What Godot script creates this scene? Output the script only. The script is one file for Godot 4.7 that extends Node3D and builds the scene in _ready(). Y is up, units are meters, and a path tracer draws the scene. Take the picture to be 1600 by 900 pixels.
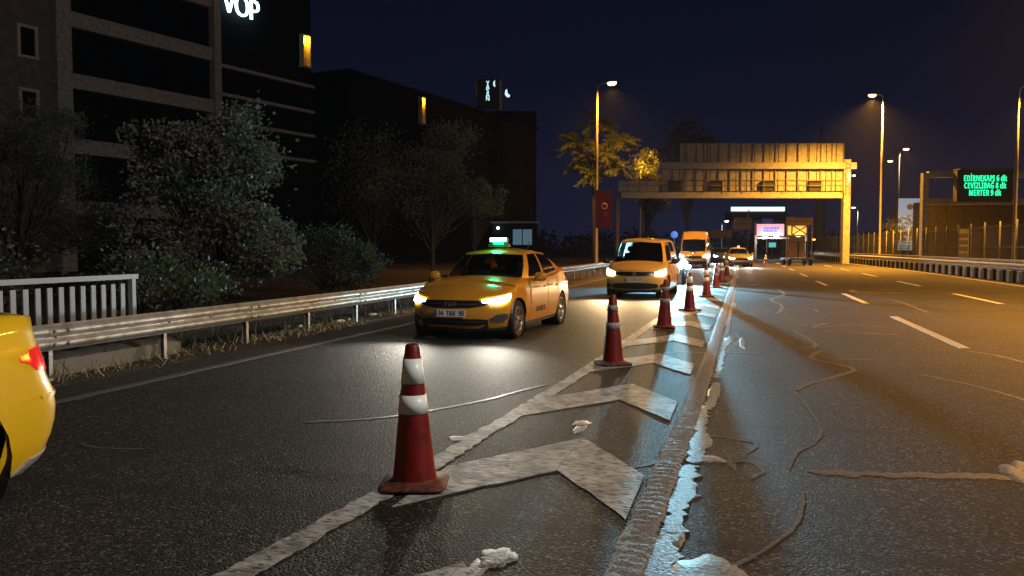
extends Node3D
# Night roadworks on a city expressway. Road runs along -Z, x to the right of travel, y up, metres.

var rng := RandomNumberGenerator.new()
var M := {}          # materials
var taken := {}      # names in use
var font: SystemFont
var font_bold: SystemFont

# ---------------------------------------------------------------- materials
func mat(r: float, g: float, b: float, rough := 0.6, metal := 0.0) -> StandardMaterial3D:
	var m := StandardMaterial3D.new()
	m.albedo_color = Color(r, g, b).linear_to_srgb()
	m.roughness = rough
	m.metallic = metal
	return m

func glow(r: float, g: float, b: float, e: float) -> StandardMaterial3D:
	var m := mat(r * 0.5, g * 0.5, b * 0.5, 0.4)
	m.emission_enabled = true
	m.emission = Color(r, g, b).linear_to_srgb()
	m.emission_energy_multiplier = e
	return m

func paint(r: float, g: float, b: float) -> StandardMaterial3D:
	var m := mat(r, g, b, 0.38)
	m.clearcoat_enabled = true
	m.clearcoat = 0.8
	m.clearcoat_roughness = 0.06
	return m

func noise_tex(kind: int, freq: float, seed_: int, stops: Array, size := 1024, octaves := 1, cell_value := false) -> NoiseTexture2D:
	var n := FastNoiseLite.new()
	n.noise_type = kind
	n.seed = seed_
	n.frequency = freq
	n.fractal_type = FastNoiseLite.FRACTAL_FBM if octaves > 1 else FastNoiseLite.FRACTAL_NONE
	n.fractal_octaves = octaves
	if kind == FastNoiseLite.TYPE_CELLULAR:
		n.cellular_return_type = FastNoiseLite.RETURN_CELL_VALUE if cell_value else FastNoiseLite.RETURN_DISTANCE
	var t := NoiseTexture2D.new()
	t.width = size
	t.height = size
	t.seamless = true
	t.noise = n
	if stops.size():
		var g := Gradient.new()
		var off := PackedFloat32Array()
		var col := PackedColorArray()
		for s in stops:
			off.append(s[0])
			col.append(s[1])
		g.offsets = off
		g.colors = col
		t.color_ramp = g
	return t

func grey(v: float) -> Color:
	return Color(v, v, v).linear_to_srgb()

func tri_world(m: StandardMaterial3D, metres: float, layer := 1) -> void:
	if layer == 1:
		m.uv1_triplanar = true
		m.uv1_world_triplanar = true
		m.uv1_scale = Vector3.ONE / metres
	else:
		m.uv2_triplanar = true
		m.uv2_world_triplanar = true
		m.uv2_scale = Vector3.ONE / metres

func make_materials() -> void:
	var a := mat(1, 1, 1, 0.7)
	a.albedo_texture = noise_tex(FastNoiseLite.TYPE_CELLULAR, 0.2, 3, [[0.0, grey(0.005)], [0.5, grey(0.011)], [0.68, grey(0.023)], [0.84, grey(0.05)], [0.95, grey(0.10)], [1.0, grey(0.18)]], 1024, 1, true)
	a.heightmap_enabled = true
	a.heightmap_texture = noise_tex(FastNoiseLite.TYPE_CELLULAR, 0.2, 3, [[0.0, Color.WHITE], [1.0, Color.BLACK]], 1024)
	a.heightmap_scale = 0.55
	a.metallic_specular = 0.38
	tri_world(a, 2.9)
	a.detail_enabled = true
	a.detail_blend_mode = BaseMaterial3D.BLEND_MODE_MUL
	a.detail_uv_layer = BaseMaterial3D.DETAIL_UV_2
	a.detail_albedo = noise_tex(FastNoiseLite.TYPE_SIMPLEX, 0.012, 11, [[0.0, grey(0.55)], [0.5, grey(0.85)], [1.0, grey(1.0)]], 512, 5)
	tri_world(a, 19.0, 2)
	M.asphalt = a
	var th := mat(1, 1, 1, 0.62)
	th.metallic_specular = 0.4
	th.albedo_texture = noise_tex(FastNoiseLite.TYPE_SIMPLEX, 0.009, 5, [[0.0, grey(0.03)], [0.18, grey(0.08)], [0.26, grey(0.22)], [0.5, grey(0.33)], [1.0, grey(0.46)]], 1024, 6)
	th.heightmap_enabled = true
	th.heightmap_texture = noise_tex(FastNoiseLite.TYPE_SIMPLEX, 0.03, 6, [], 512, 5)
	th.heightmap_scale = 0.35
	tri_world(th, 0.8)
	th.uv1_scale = Vector3(0.8, 1.0, 1.5)       # worn a little more along the traffic
	th.detail_enabled = true
	th.detail_blend_mode = BaseMaterial3D.BLEND_MODE_MUL
	th.detail_uv_layer = BaseMaterial3D.DETAIL_UV_2
	th.detail_albedo = noise_tex(FastNoiseLite.TYPE_SIMPLEX, 0.01, 12, [[0.0, grey(0.35)], [0.42, grey(0.75)], [0.6, grey(1.0)], [1.0, grey(1.0)]], 512, 6)
	tri_world(th, 2.3, 2)
	M.thermo = th
	var rb := mat(1, 1, 1, 0.66)
	rb.albedo_texture = noise_tex(FastNoiseLite.TYPE_SIMPLEX, 0.03, 25, [[0.0, grey(0.05)], [0.4, grey(0.13)], [0.75, grey(0.2)], [1.0, grey(0.3)]], 512, 5)
	rb.heightmap_enabled = true
	rb.heightmap_texture = noise_tex(FastNoiseLite.TYPE_SIMPLEX, 0.04, 26, [], 512, 5)
	rb.heightmap_scale = 0.35
	tri_world(rb, 0.5)
	M.rib = rb
	var sm := mat(1, 1, 1, 0.5)
	sm.albedo_texture = noise_tex(FastNoiseLite.TYPE_SIMPLEX, 0.03, 8, [[0.0, grey(0.05)], [0.4, grey(0.13)], [1.0, grey(0.28)]], 512, 5)
	sm.heightmap_enabled = true
	sm.heightmap_texture = noise_tex(FastNoiseLite.TYPE_SIMPLEX, 0.05, 9, [], 512, 4)
	sm.heightmap_scale = 0.3
	tri_world(sm, 0.7)
	M.smear = sm
	var ln := mat(1, 1, 1, 0.5)
	ln.albedo_texture = noise_tex(FastNoiseLite.TYPE_SIMPLEX, 0.03, 15, [[0.0, grey(0.14)], [0.4, grey(0.34)], [1.0, grey(0.5)]], 512, 5)
	tri_world(ln, 1.3)
	M.line = ln
	var fl := mat(1, 1, 1, 0.6)
	fl.albedo_texture = noise_tex(FastNoiseLite.TYPE_SIMPLEX, 0.03, 16, [[0.0, grey(0.03)], [0.45, grey(0.07)], [1.0, grey(0.14)]], 512, 5)
	tri_world(fl, 0.9)
	M.seal = fl
	var so := mat(1, 1, 1, 0.95)
	so.albedo_texture = noise_tex(FastNoiseLite.TYPE_SIMPLEX, 0.02, 21, [[0.0, Color(0.10, 0.085, 0.07)], [0.5, Color(0.19, 0.17, 0.14)], [1.0, Color(0.33, 0.29, 0.24)]], 512, 6)
	so.heightmap_enabled = true
	so.heightmap_texture = noise_tex(FastNoiseLite.TYPE_SIMPLEX, 0.06, 22, [], 512, 4)
	so.heightmap_scale = 3.0
	tri_world(so, 2.3)
	M.soil = so
	var gv := mat(1, 1, 1, 0.48, 0.35)
	gv.albedo_texture = noise_tex(FastNoiseLite.TYPE_CELLULAR, 0.03, 31, [[0.0, grey(0.34)], [0.5, grey(0.42)], [1.0, grey(0.5)]], 256, 1, true)
	gv.detail_enabled = true
	gv.detail_blend_mode = BaseMaterial3D.BLEND_MODE_MUL
	gv.detail_uv_layer = BaseMaterial3D.DETAIL_UV_2
	gv.detail_albedo = noise_tex(FastNoiseLite.TYPE_SIMPLEX, 0.02, 32, [[0.0, Color(0.62, 0.58, 0.5)], [0.45, Color(0.88, 0.87, 0.84)], [1.0, Color(1, 1, 1)]], 256, 5)
	tri_world(gv, 0.6)
	tri_world(gv, 1.7, 2)
	M.galv = gv
	var dg := mat(1, 1, 1, 0.6, 0.2)
	dg.albedo_texture = noise_tex(FastNoiseLite.TYPE_SIMPLEX, 0.02, 34, [[0.0, grey(0.07)], [0.5, grey(0.13)], [1.0, grey(0.2)]], 256, 5)
	tri_world(dg, 1.1)
	M.dull_steel = dg
	var cc := mat(1, 1, 1, 0.85)
	cc.albedo_texture = noise_tex(FastNoiseLite.TYPE_SIMPLEX, 0.015, 41, [[0.0, Color(0.5, 0.5, 0.49)], [0.5, Color(0.62, 0.62, 0.61)], [1.0, Color(0.72, 0.72, 0.71)]], 512, 6)
	tri_world(cc, 3.1)
	M.concrete = cc
	var st := mat(1, 1, 1, 0.9)
	st.albedo_texture = noise_tex(FastNoiseLite.TYPE_SIMPLEX, 0.015, 43, [[0.0, Color(0.36, 0.34, 0.32)], [0.5, Color(0.43, 0.41, 0.39)], [1.0, Color(0.5, 0.48, 0.46)]], 512, 6)
	tri_world(st, 6.0)
	M.render_wall = st
	var dw := mat(1, 1, 1, 0.8)
	dw.albedo_texture = noise_tex(FastNoiseLite.TYPE_SIMPLEX, 0.015, 44, [[0.0, Color(0.15, 0.13, 0.125)], [0.5, Color(0.19, 0.165, 0.16)], [1.0, Color(0.24, 0.2, 0.195)]], 512, 6)
	tri_world(dw, 5.0)
	M.brown_wall = dw
	var al := mat(1, 1, 1, 0.5, 0.1)
	al.albedo_texture = noise_tex(FastNoiseLite.TYPE_SIMPLEX, 0.015, 46, [[0.0, grey(0.2)], [0.5, grey(0.3)], [1.0, grey(0.38)]], 512, 6)
	tri_world(al, 3.7)
	M.sign_back = al
	M.dark_glass = mat(0.008, 0.010, 0.015, 0.2)
	M.dark_glass.metallic_specular = 0.12
	M.facade_dark = mat(0.010, 0.011, 0.014, 0.9)
	M.facade_dark.metallic_specular = 0.15
	M.pole = mat(0.16, 0.155, 0.15, 0.55, 0.2)
	M.black = mat(0.012, 0.012, 0.013, 0.6)
	M.black_gloss = mat(0.012, 0.012, 0.014, 0.25)
	M.rubber = mat(0.016, 0.016, 0.016, 0.85)
	M.rim = mat(0.32, 0.33, 0.35, 0.3, 0.8)
	M.chrome = mat(0.75, 0.75, 0.76, 0.15, 1.0)
	M.taxi = paint(0.60, 0.275, 0.018)  # taxi yellow darkened and turned orange to carry the sodium light
	M.taxi_lit = paint(0.88, 0.56, 0.012)  # the same taxi yellow, raised to stand for stronger, whiter light
	M.van_yellow = paint(0.56, 0.38, 0.12)
	M.bus_yellow = paint(0.70, 0.49, 0.11)
	M.silver = paint(0.36, 0.37, 0.39)
	M.dark_blue = paint(0.03, 0.04, 0.07)
	M.grey_plastic = mat(0.06, 0.06, 0.065, 0.55)
	M.plate = mat(0.72, 0.73, 0.76, 0.4)
	M.plate_blue = mat(0.02, 0.08, 0.45, 0.4)
	M.seat = mat(0.03, 0.03, 0.032, 0.85)
	var gl := StandardMaterial3D.new()
	gl.albedo_color = Color(0.03, 0.035, 0.04, 0.55)
	gl.transparency = BaseMaterial3D.TRANSPARENCY_ALPHA
	gl.roughness = 0.04
	M.car_glass = gl
	var tg := gl.duplicate()
	tg.albedo_color = Color(0.03, 0.035, 0.045, 0.93)
	M.tinted_glass = tg
	var lens := StandardMaterial3D.new()
	lens.albedo_color = Color(0.9, 0.92, 0.95, 0.15)
	lens.transparency = BaseMaterial3D.TRANSPARENCY_ALPHA
	lens.roughness = 0.03
	M.clear_lens = lens
	M.head_warm = glow(1.0, 0.93, 0.8, 80.0)
	M.head_amber = glow(1.0, 0.9, 0.72, 80.0)
	M.head_cool = glow(0.42, 0.86, 1.0, 160.0)
	M.head_white = glow(0.7, 0.9, 1.0, 90.0)
	M.tail = glow(1.0, 0.02, 0.025, 0.5)
	M.tail.roughness = 0.16
	M.tail_off = mat(0.28, 0.01, 0.012, 0.12)
	M.orange_lens = mat(0.6, 0.2, 0.02, 0.2)
	M.taxi_green = glow(0.02, 1.0, 0.42, 6.0)
	M.taxi_white = glow(0.5, 1.0, 0.8, 9.0)
	M.bulb_sodium = glow(1.0, 0.56, 0.13, 9.0)
	M.bulb_warm = glow(1.0, 0.7, 0.34, 7.0)
	M.bulb_white = glow(0.95, 0.95, 0.88, 8.0)
	# cones
	var cr := mat(1, 1, 1, 0.45)
	cr.albedo_texture = noise_tex(FastNoiseLite.TYPE_SIMPLEX, 0.02, 51, [[0.0, Color(0.26, 0.055, 0.05)], [0.4, Color(0.44, 0.07, 0.06)], [1.0, Color(0.52, 0.085, 0.07)]], 256, 5)
	tri_world(cr, 0.5)
	M.cone_red = cr
	var co := mat(1, 1, 1, 0.35, 0.0)
	co.albedo_texture = noise_tex(FastNoiseLite.TYPE_SIMPLEX, 0.035, 53, [[0.0, Color(0.3, 0.36, 0.38)], [0.04, Color(0.75, 0.86, 0.88)], [0.09, Color(0.93, 0.98, 1.0)], [1.0, Color(0.97, 1, 1)]], 256, 4)
	tri_world(co, 0.25)
	M.collar = co
	var cg := mat(1, 1, 1, 0.5)
	cg.albedo_texture = noise_tex(FastNoiseLite.TYPE_SIMPLEX, 0.05, 54, [[0.0, Color(0.16, 0.12, 0.11)], [0.4, Color(0.3, 0.27, 0.26)], [0.55, Color(0.66, 0.66, 0.66)], [1.0, Color(0.85, 0.86, 0.86)]], 256, 4)
	tri_world(cg, 0.3)
	M.collar_grubby = cg
	# foliage
	for spec in [["leaf_grey", 0.115, 0.12, 0.10], ["leaf_dark", 0.035, 0.042, 0.034], ["leaf_olive", 0.07, 0.07, 0.045], ["leaf_lamplit", 0.2, 0.25, 0.02], ["needle", 0.09, 0.115, 0.04]]:  # the yellow one carries sodium lamplight in its leaf colour
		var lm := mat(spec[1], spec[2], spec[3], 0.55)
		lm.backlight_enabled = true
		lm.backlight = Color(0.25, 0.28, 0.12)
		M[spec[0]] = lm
	var bk := mat(1, 1, 1, 0.9)
	bk.albedo_texture = noise_tex(FastNoiseLite.TYPE_SIMPLEX, 0.03, 61, [[0.0, Color(0.14, 0.12, 0.10)], [1.0, Color(0.31, 0.28, 0.24)]], 256, 5)
	tri_world(bk, 0.7)
	M.bark = bk
	M.straw = mat(0.34, 0.29, 0.18, 0.8)
	M.weed = mat(0.09, 0.11, 0.05, 0.8)
	M.led_green = glow(0.02, 1.0, 0.42, 1.5)
	M.sign_white = glow(0.62, 0.95, 1.0, 5.0)

# ---------------------------------------------------------------- scene-tree helpers
func numbered(n: String) -> String:
	if not taken.has(n):
		taken[n] = 0
		return n
	taken[n] += 1
	return "%s_%03d" % [n, taken[n]]

func tag(o: Node, label: String, category: String, group := "", kind := "") -> void:
	if label: o.set_meta("label", label)
	if category: o.set_meta("category", category)
	if group: o.set_meta("group", group)
	if kind: o.set_meta("kind", kind)

func thing(called: String, label: String, category: String, at := Vector3.ZERO, turn := 0.0, group := "") -> Node3D:
	var o := Node3D.new()
	o.name = numbered(called)
	add_child(o)
	o.position = at
	o.rotation.y = turn
	tag(o, label, category, group)
	return o

func structure(called: String, label := "") -> Node3D:
	var o := Node3D.new()
	o.name = numbered(called)
	add_child(o)
	o.set_meta("kind", "structure")
	if label: o.set_meta("label", label)
	return o

func begin(smooth := false) -> SurfaceTool:
	var st := SurfaceTool.new()
	st.begin(Mesh.PRIMITIVE_TRIANGLES)
	st.set_smooth_group(0 if smooth else 0xFFFFFFFF)
	return st

func mesh_of(st: SurfaceTool) -> ArrayMesh:
	st.generate_normals()
	return st.commit()

func put(called: String, mesh: Mesh, m: Material, parent: Node, at := Vector3.ZERO, basis_ := Basis()) -> MeshInstance3D:
	var o := MeshInstance3D.new()
	o.name = numbered(called) if parent == self else called
	o.mesh = mesh
	o.material_override = null
	for i in mesh.get_surface_count():
		o.set_surface_override_material(i, m)
	o.transform = Transform3D(basis_, at)
	parent.add_child(o, true)
	return o

func obj(called: String, st: SurfaceTool, m: Material, parent: Node, at := Vector3.ZERO) -> MeshInstance3D:
	return put(called, mesh_of(st), m, parent, at)

# ---------------------------------------------------------------- shape helpers
func tri(st: SurfaceTool, a: Vector3, b: Vector3, c: Vector3) -> void:
	st.add_vertex(a)
	st.add_vertex(b)
	st.add_vertex(c)

func quad(st: SurfaceTool, a: Vector3, b: Vector3, c: Vector3, d: Vector3) -> void:
	tri(st, a, b, c)
	tri(st, a, c, d)

func box(st: SurfaceTool, c: Vector3, s: Vector3, b := Basis()) -> void:
	var h := s * 0.5
	var p: Array[Vector3] = []
	for k in 8:
		p.append(c + b * Vector3(h.x if k & 1 else -h.x, h.y if k & 2 else -h.y, h.z if k & 4 else -h.z))
	for f in [[0, 2, 3, 1], [4, 5, 7, 6], [0, 1, 5, 4], [2, 6, 7, 3], [0, 4, 6, 2], [1, 3, 7, 5]]:
		quad(st, p[f[0]], p[f[3]], p[f[2]], p[f[1]])

func bar(st: SurfaceTool, a: Vector3, b: Vector3, w: float, t: float) -> void:
	# box between two points
	var d := b - a
	var y := d.normalized()
	var x := y.cross(Vector3(0, 0, 1) if absf(y.z) < 0.9 else Vector3(1, 0, 0)).normalized()
	box(st, (a + b) * 0.5, Vector3(w, d.length(), t), Basis(x, y, x.cross(y)))

func tube(st: SurfaceTool, pts: Array, radii: Array, n := 8, caps := true) -> void:
	var rings := []
	var count := pts.size()
	for i in count:
		var d: Vector3 = (pts[mini(i + 1, count - 1)] - pts[maxi(i - 1, 0)]).normalized()
		var ux := d.cross(Vector3(0.13, 0.21, 0.97) if absf(d.z) < 0.8 else Vector3(0.95, 0.3, 0.1)).normalized()
		var uy := d.cross(ux)
		var ring := []
		for k in n:
			var q := TAU * k / n
			ring.append(pts[i] + (ux * cos(q) + uy * sin(q)) * float(radii[mini(i, radii.size() - 1)]))
		rings.append(ring)
	for i in count - 1:
		for k in n:
			var k2 := (k + 1) % n
			quad(st, rings[i][k], rings[i + 1][k], rings[i + 1][k2], rings[i][k2])
	if caps:
		for k in range(1, n - 1):
			tri(st, rings[0][0], rings[0][k], rings[0][k + 1])
			tri(st, rings[count - 1][0], rings[count - 1][k + 1], rings[count - 1][k])

func lathe(st: SurfaceTool, profile: Array, n: int, xf := Transform3D()) -> void:
	# profile of Vector2(radius, height) about local y
	for i in profile.size() - 1:
		for k in n:
			var q0 := TAU * k / n
			var q1 := TAU * (k + 1) / n
			var a: Vector2 = profile[i]
			var b: Vector2 = profile[i + 1]
			var p0 := xf * Vector3(a.x * cos(q0), a.y, a.x * sin(q0))
			var p1 := xf * Vector3(a.x * cos(q1), a.y, a.x * sin(q1))
			var p2 := xf * Vector3(b.x * cos(q1), b.y, b.x * sin(q1))
			var p3 := xf * Vector3(b.x * cos(q0), b.y, b.x * sin(q0))
			if a.x < 1e-5: tri(st, p0, p2, p3)
			elif b.x < 1e-5: tri(st, p0, p1, p2)
			else: quad(st, p0, p1, p2, p3)

func prism(st: SurfaceTool, outline: PackedVector2Array, y0: float, y1: float) -> void:
	# plan outline (x, z) with thickness
	var idx := Geometry2D.triangulate_polygon(outline)
	for i in range(0, idx.size(), 3):
		var a := outline[idx[i]]
		var b := outline[idx[i + 1]]
		var c := outline[idx[i + 2]]
		var flip := (b - a).cross(c - a) < 0.0
		var pa := Vector3(a.x, y1, a.y)
		var pb := Vector3(b.x, y1, b.y)
		var pc := Vector3(c.x, y1, c.y)
		if flip: tri(st, pa, pc, pb)
		else: tri(st, pa, pb, pc)
	var cw := Geometry2D.is_polygon_clockwise(outline)
	for i in outline.size():
		var a := outline[i]
		var b := outline[(i + 1) % outline.size()]
		if cw: quad(st, Vector3(a.x, y0, a.y), Vector3(b.x, y0, b.y), Vector3(b.x, y1, b.y), Vector3(a.x, y1, a.y))
		else: quad(st, Vector3(b.x, y0, b.y), Vector3(a.x, y0, a.y), Vector3(a.x, y1, a.y), Vector3(b.x, y1, b.y))

func lettering(called: String, words: String, height: float, m: Material, parent: Node, at: Vector3, basis_ := Basis(), bold := true, depth := 0.01, align := HORIZONTAL_ALIGNMENT_CENTER) -> MeshInstance3D:
	var t := TextMesh.new()
	t.text = words
	t.font = font_bold if bold else font
	t.font_size = 64
	t.pixel_size = height / 46.0
	t.depth = depth
	t.curve_step = 2.0
	t.horizontal_alignment = align
	return put(called, t, m, parent, at, basis_)

func lut(table: Array, k: float) -> float:
	# smooth interpolation in [[key, value], ...] with rising keys
	if k <= table[0][0]: return table[0][1]
	for i in table.size() - 1:
		if k <= table[i + 1][0]:
			var t: float = (k - table[i][0]) / (table[i + 1][0] - table[i][0])
			var m0: float = (table[i + 1][1] - table[maxi(i - 1, 0)][1]) / maxf(table[i + 1][0] - table[maxi(i - 1, 0)][0], 1e-5)
			var j := mini(i + 2, table.size() - 1)
			var m1: float = (table[j][1] - table[i][1]) / maxf(table[j][0] - table[i][0], 1e-5)
			var h: float = table[i + 1][0] - table[i][0]
			var t2 := t * t
			var t3 := t2 * t
			return (2 * t3 - 3 * t2 + 1) * table[i][1] + (t3 - 2 * t2 + t) * h * m0 + (-2 * t3 + 3 * t2) * table[i + 1][1] + (t3 - t2) * h * m1
	return table[table.size() - 1][1]
# ---------------------------------------------------------------- vehicles
# A lower body is a stack of rounded plan outlines; u runs from the nose (0) over the front corner (1) and the flank to the rear corner (2) and the tail (3).
func plan_w(S: Dictionary, y: float, z: float) -> float:
	return lut(S.w, y) * (1.0 - S.taper_f * smoothstep(S.tf[0], S.tf[1], z) - S.taper_r * smoothstep(S.tr[0], S.tr[1], z))

func body_pt(S: Dictionary, u: float, y: float) -> Vector3:
	var zf := lut(S.zf, y)
	var zr := lut(S.zr, y)
	var cf: float = S.zf_ref - S.Rf
	var cr: float = S.zr_ref + S.Rr
	if u < 1.0:
		var q := u * PI / 2
		return Vector3(plan_w(S, y, cf) * sin(q), y, zf - S.Rf * (1 - cos(q)))
	if u > 2.0:
		var q := (3.0 - u) * PI / 2
		return Vector3(plan_w(S, y, cr) * sin(q), y, zr + S.Rr * (1 - cos(q)))
	var z: float = lerpf(cf, cr, u - 1.0)
	var shift: float = (zf - S.zf_ref) * smoothstep(cf - 0.35, cf, z) + (zr - S.zr_ref) * smoothstep(cr + 0.35, cr, z)
	return Vector3(plan_w(S, y, z), y, z + shift)

func u_of(S: Dictionary, z: float) -> float:
	var cf: float = S.zf_ref - S.Rf
	var cr: float = S.zr_ref + S.Rr
	return 1.0 + (cf - z) / (cf - cr)

func body_out(S: Dictionary, u: float, y: float, off: float) -> Vector3:
	var p := body_pt(S, u, y)
	var n := (body_pt(S, minf(u + 0.01, 3.0), y) - body_pt(S, maxf(u - 0.01, 0.0), y)).cross(body_pt(S, u, y + 0.01) - body_pt(S, u, y - 0.01)).normalized()
	if n.dot(Vector3(p.x, 0, p.z * 0.3)) < 0: n = -n
	return p + n * off

func side_sign(p: Vector3, s: float) -> Vector3:
	return Vector3(p.x * s, p.y, p.z)

func patch(S: Dictionary, s: float, rows: Array, off: float, st: SurfaceTool = null, nu := 3, ny := 4) -> SurfaceTool:
	# conforming panel over rows of [u, y_low, y_high], lifted by off, with turned-in edges
	if st == null: st = begin(true)
	var cols := []
	for i in rows.size() - 1:
		for k in nu + (1 if i == rows.size() - 2 else 0):
			var t := float(k) / nu
			cols.append([lerpf(rows[i][0], rows[i + 1][0], t), lerpf(rows[i][1], rows[i + 1][1], t), lerpf(rows[i][2], rows[i + 1][2], t)])
	var grid := []
	for c in cols:
		var line := []
		line.append(side_sign(body_out(S, c[0], c[1], -0.02), s))
		for j in ny + 1:
			line.append(side_sign(body_out(S, c[0], lerpf(c[1], c[2], float(j) / ny), off), s))
		line.append(side_sign(body_out(S, c[0], c[2], -0.02), s))
		grid.append(line)
	var lead := []
	var tail := []
	for j in ny + 1:
		lead.append(side_sign(body_out(S, cols[0][0], lerpf(cols[0][1], cols[0][2], float(j) / ny), -0.02), s))
		tail.append(side_sign(body_out(S, cols[-1][0], lerpf(cols[-1][1], cols[-1][2], float(j) / ny), -0.02), s))
	for i in grid.size() - 1:
		for j in ny + 2:
			st.set_smooth_group(0xFFFFFFFF if j == 0 or j == ny + 1 else 0)
			if s > 0: quad(st, grid[i][j], grid[i][j + 1], grid[i + 1][j + 1], grid[i + 1][j])
			else: quad(st, grid[i][j], grid[i + 1][j], grid[i + 1][j + 1], grid[i][j + 1])
	st.set_smooth_group(0xFFFFFFFF)
	for j in ny:
		quad(st, lead[j], lead[j + 1], grid[0][j + 2], grid[0][j + 1])
		quad(st, grid[-1][j + 1], grid[-1][j + 2], tail[j + 1], tail[j])
	return st

func lower_body(S: Dictionary, root: Node3D) -> void:
	var us := []
	for k in 12: us.append(k / 12.0)
	var zs := []
	var cf: float = S.zf_ref - S.Rf
	var cr: float = S.zr_ref + S.Rr
	var z := cf
	while z > cr:
		zs.append(z)
		z -= 0.1
	zs.append(cr)
	for za in S.axles:
		for k in 19:
			var zz: float = za + S.arch_r * cos(PI * k / 18.0)
			if zz < cf and zz > cr: zs.append(zz)
	zs.sort()
	zs.reverse()
	for zz in zs: us.append(u_of(S, zz))
	for k in range(1, 13): us.append(2.0 + k / 12.0)
	var st := begin(true)
	var inside := begin(true)
	var nv := 10
	var nt := 12
	var rows := []
	var decks := []
	for u in us:
		var ref := body_pt(S, u, 0.5)
		var yb: float = S.sill
		for za in S.axles:
			var dz: float = absf(ref.z - za)
			if dz < S.arch_r and u > 0.6 and u < 2.6: yb = maxf(yb, S.wheel_r + sqrt(maxf(0.0, S.arch_r * S.arch_r - dz * dz)) * 0.97)
		var yt := lut(S.ysh, ref.z)
		var line := []
		for j in nv + 1:
			line.append(body_pt(S, u, lerpf(yb, yt, float(j) / nv)))
		rows.append(line)
		var top: Vector3 = line[nv]
		var deck := []
		var crown := lut(S.deck, top.z)
		for k in nt + 1:
			var t := 1.0 - 2.0 * k / nt
			deck.append(Vector3(top.x * t, top.y + crown * (1.0 - t * t) * (1.0 if top.x > 0.3 else top.x / 0.3), top.z))
		decks.append(deck)
	for i in rows.size() - 1:
		for s in [1.0, -1.0]:
			for j in nv:
				var a := side_sign(rows[i][j], s)
				var b := side_sign(rows[i][j + 1], s)
				var c := side_sign(rows[i + 1][j + 1], s)
				var d := side_sign(rows[i + 1][j], s)
				if s > 0: quad(st, a, b, c, d)
				else: quad(st, a, d, c, b)
		var zm: float = (decks[i][0].z + decks[i + 1][0].z) * 0.5
		for k in nt:
			var cabin: bool = zm < S.cowl and zm > S.tail_deck and k > 0 and k < nt - 1
			quad(inside if cabin else st, decks[i][k], decks[i][k + 1], decks[i + 1][k + 1], decks[i + 1][k])
	obj("body", st, S.paint, root)
	obj("cabin_interior", inside, M.seat, root)
	# underbody and wheel wells
	var ub := begin()
	var wmax := lut(S.w, 0.5)
	box(ub, Vector3(0, (S.sill + 0.32 + S.wheel_r) * 0.5, (S.zf_ref + S.zr_ref) * 0.5), Vector3((wmax - 0.33) * 2, 0.3 + S.wheel_r - S.sill, S.zf_ref - S.zr_ref - 0.35))
	box(ub, Vector3(0, S.sill + 0.03, (S.axles[0] + S.axles[1]) * 0.5), Vector3((wmax - 0.05) * 2, 0.05, S.axles[0] - S.axles[1] - S.arch_r * 2))
	for za in S.axles:
		for s in [1.0, -1.0]:
			lathe(ub, [Vector2(S.arch_r + 0.002, (wmax - 0.03) * s), Vector2(S.arch_r + 0.002, (wmax - 0.36) * s)], 20, Transform3D(Basis(Vector3(0, 0, 1), Vector3(1, 0, 0), Vector3(0, 1, 0)), Vector3(0, S.wheel_r, za)))
	obj("underbody", ub, M.black, root)

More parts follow.
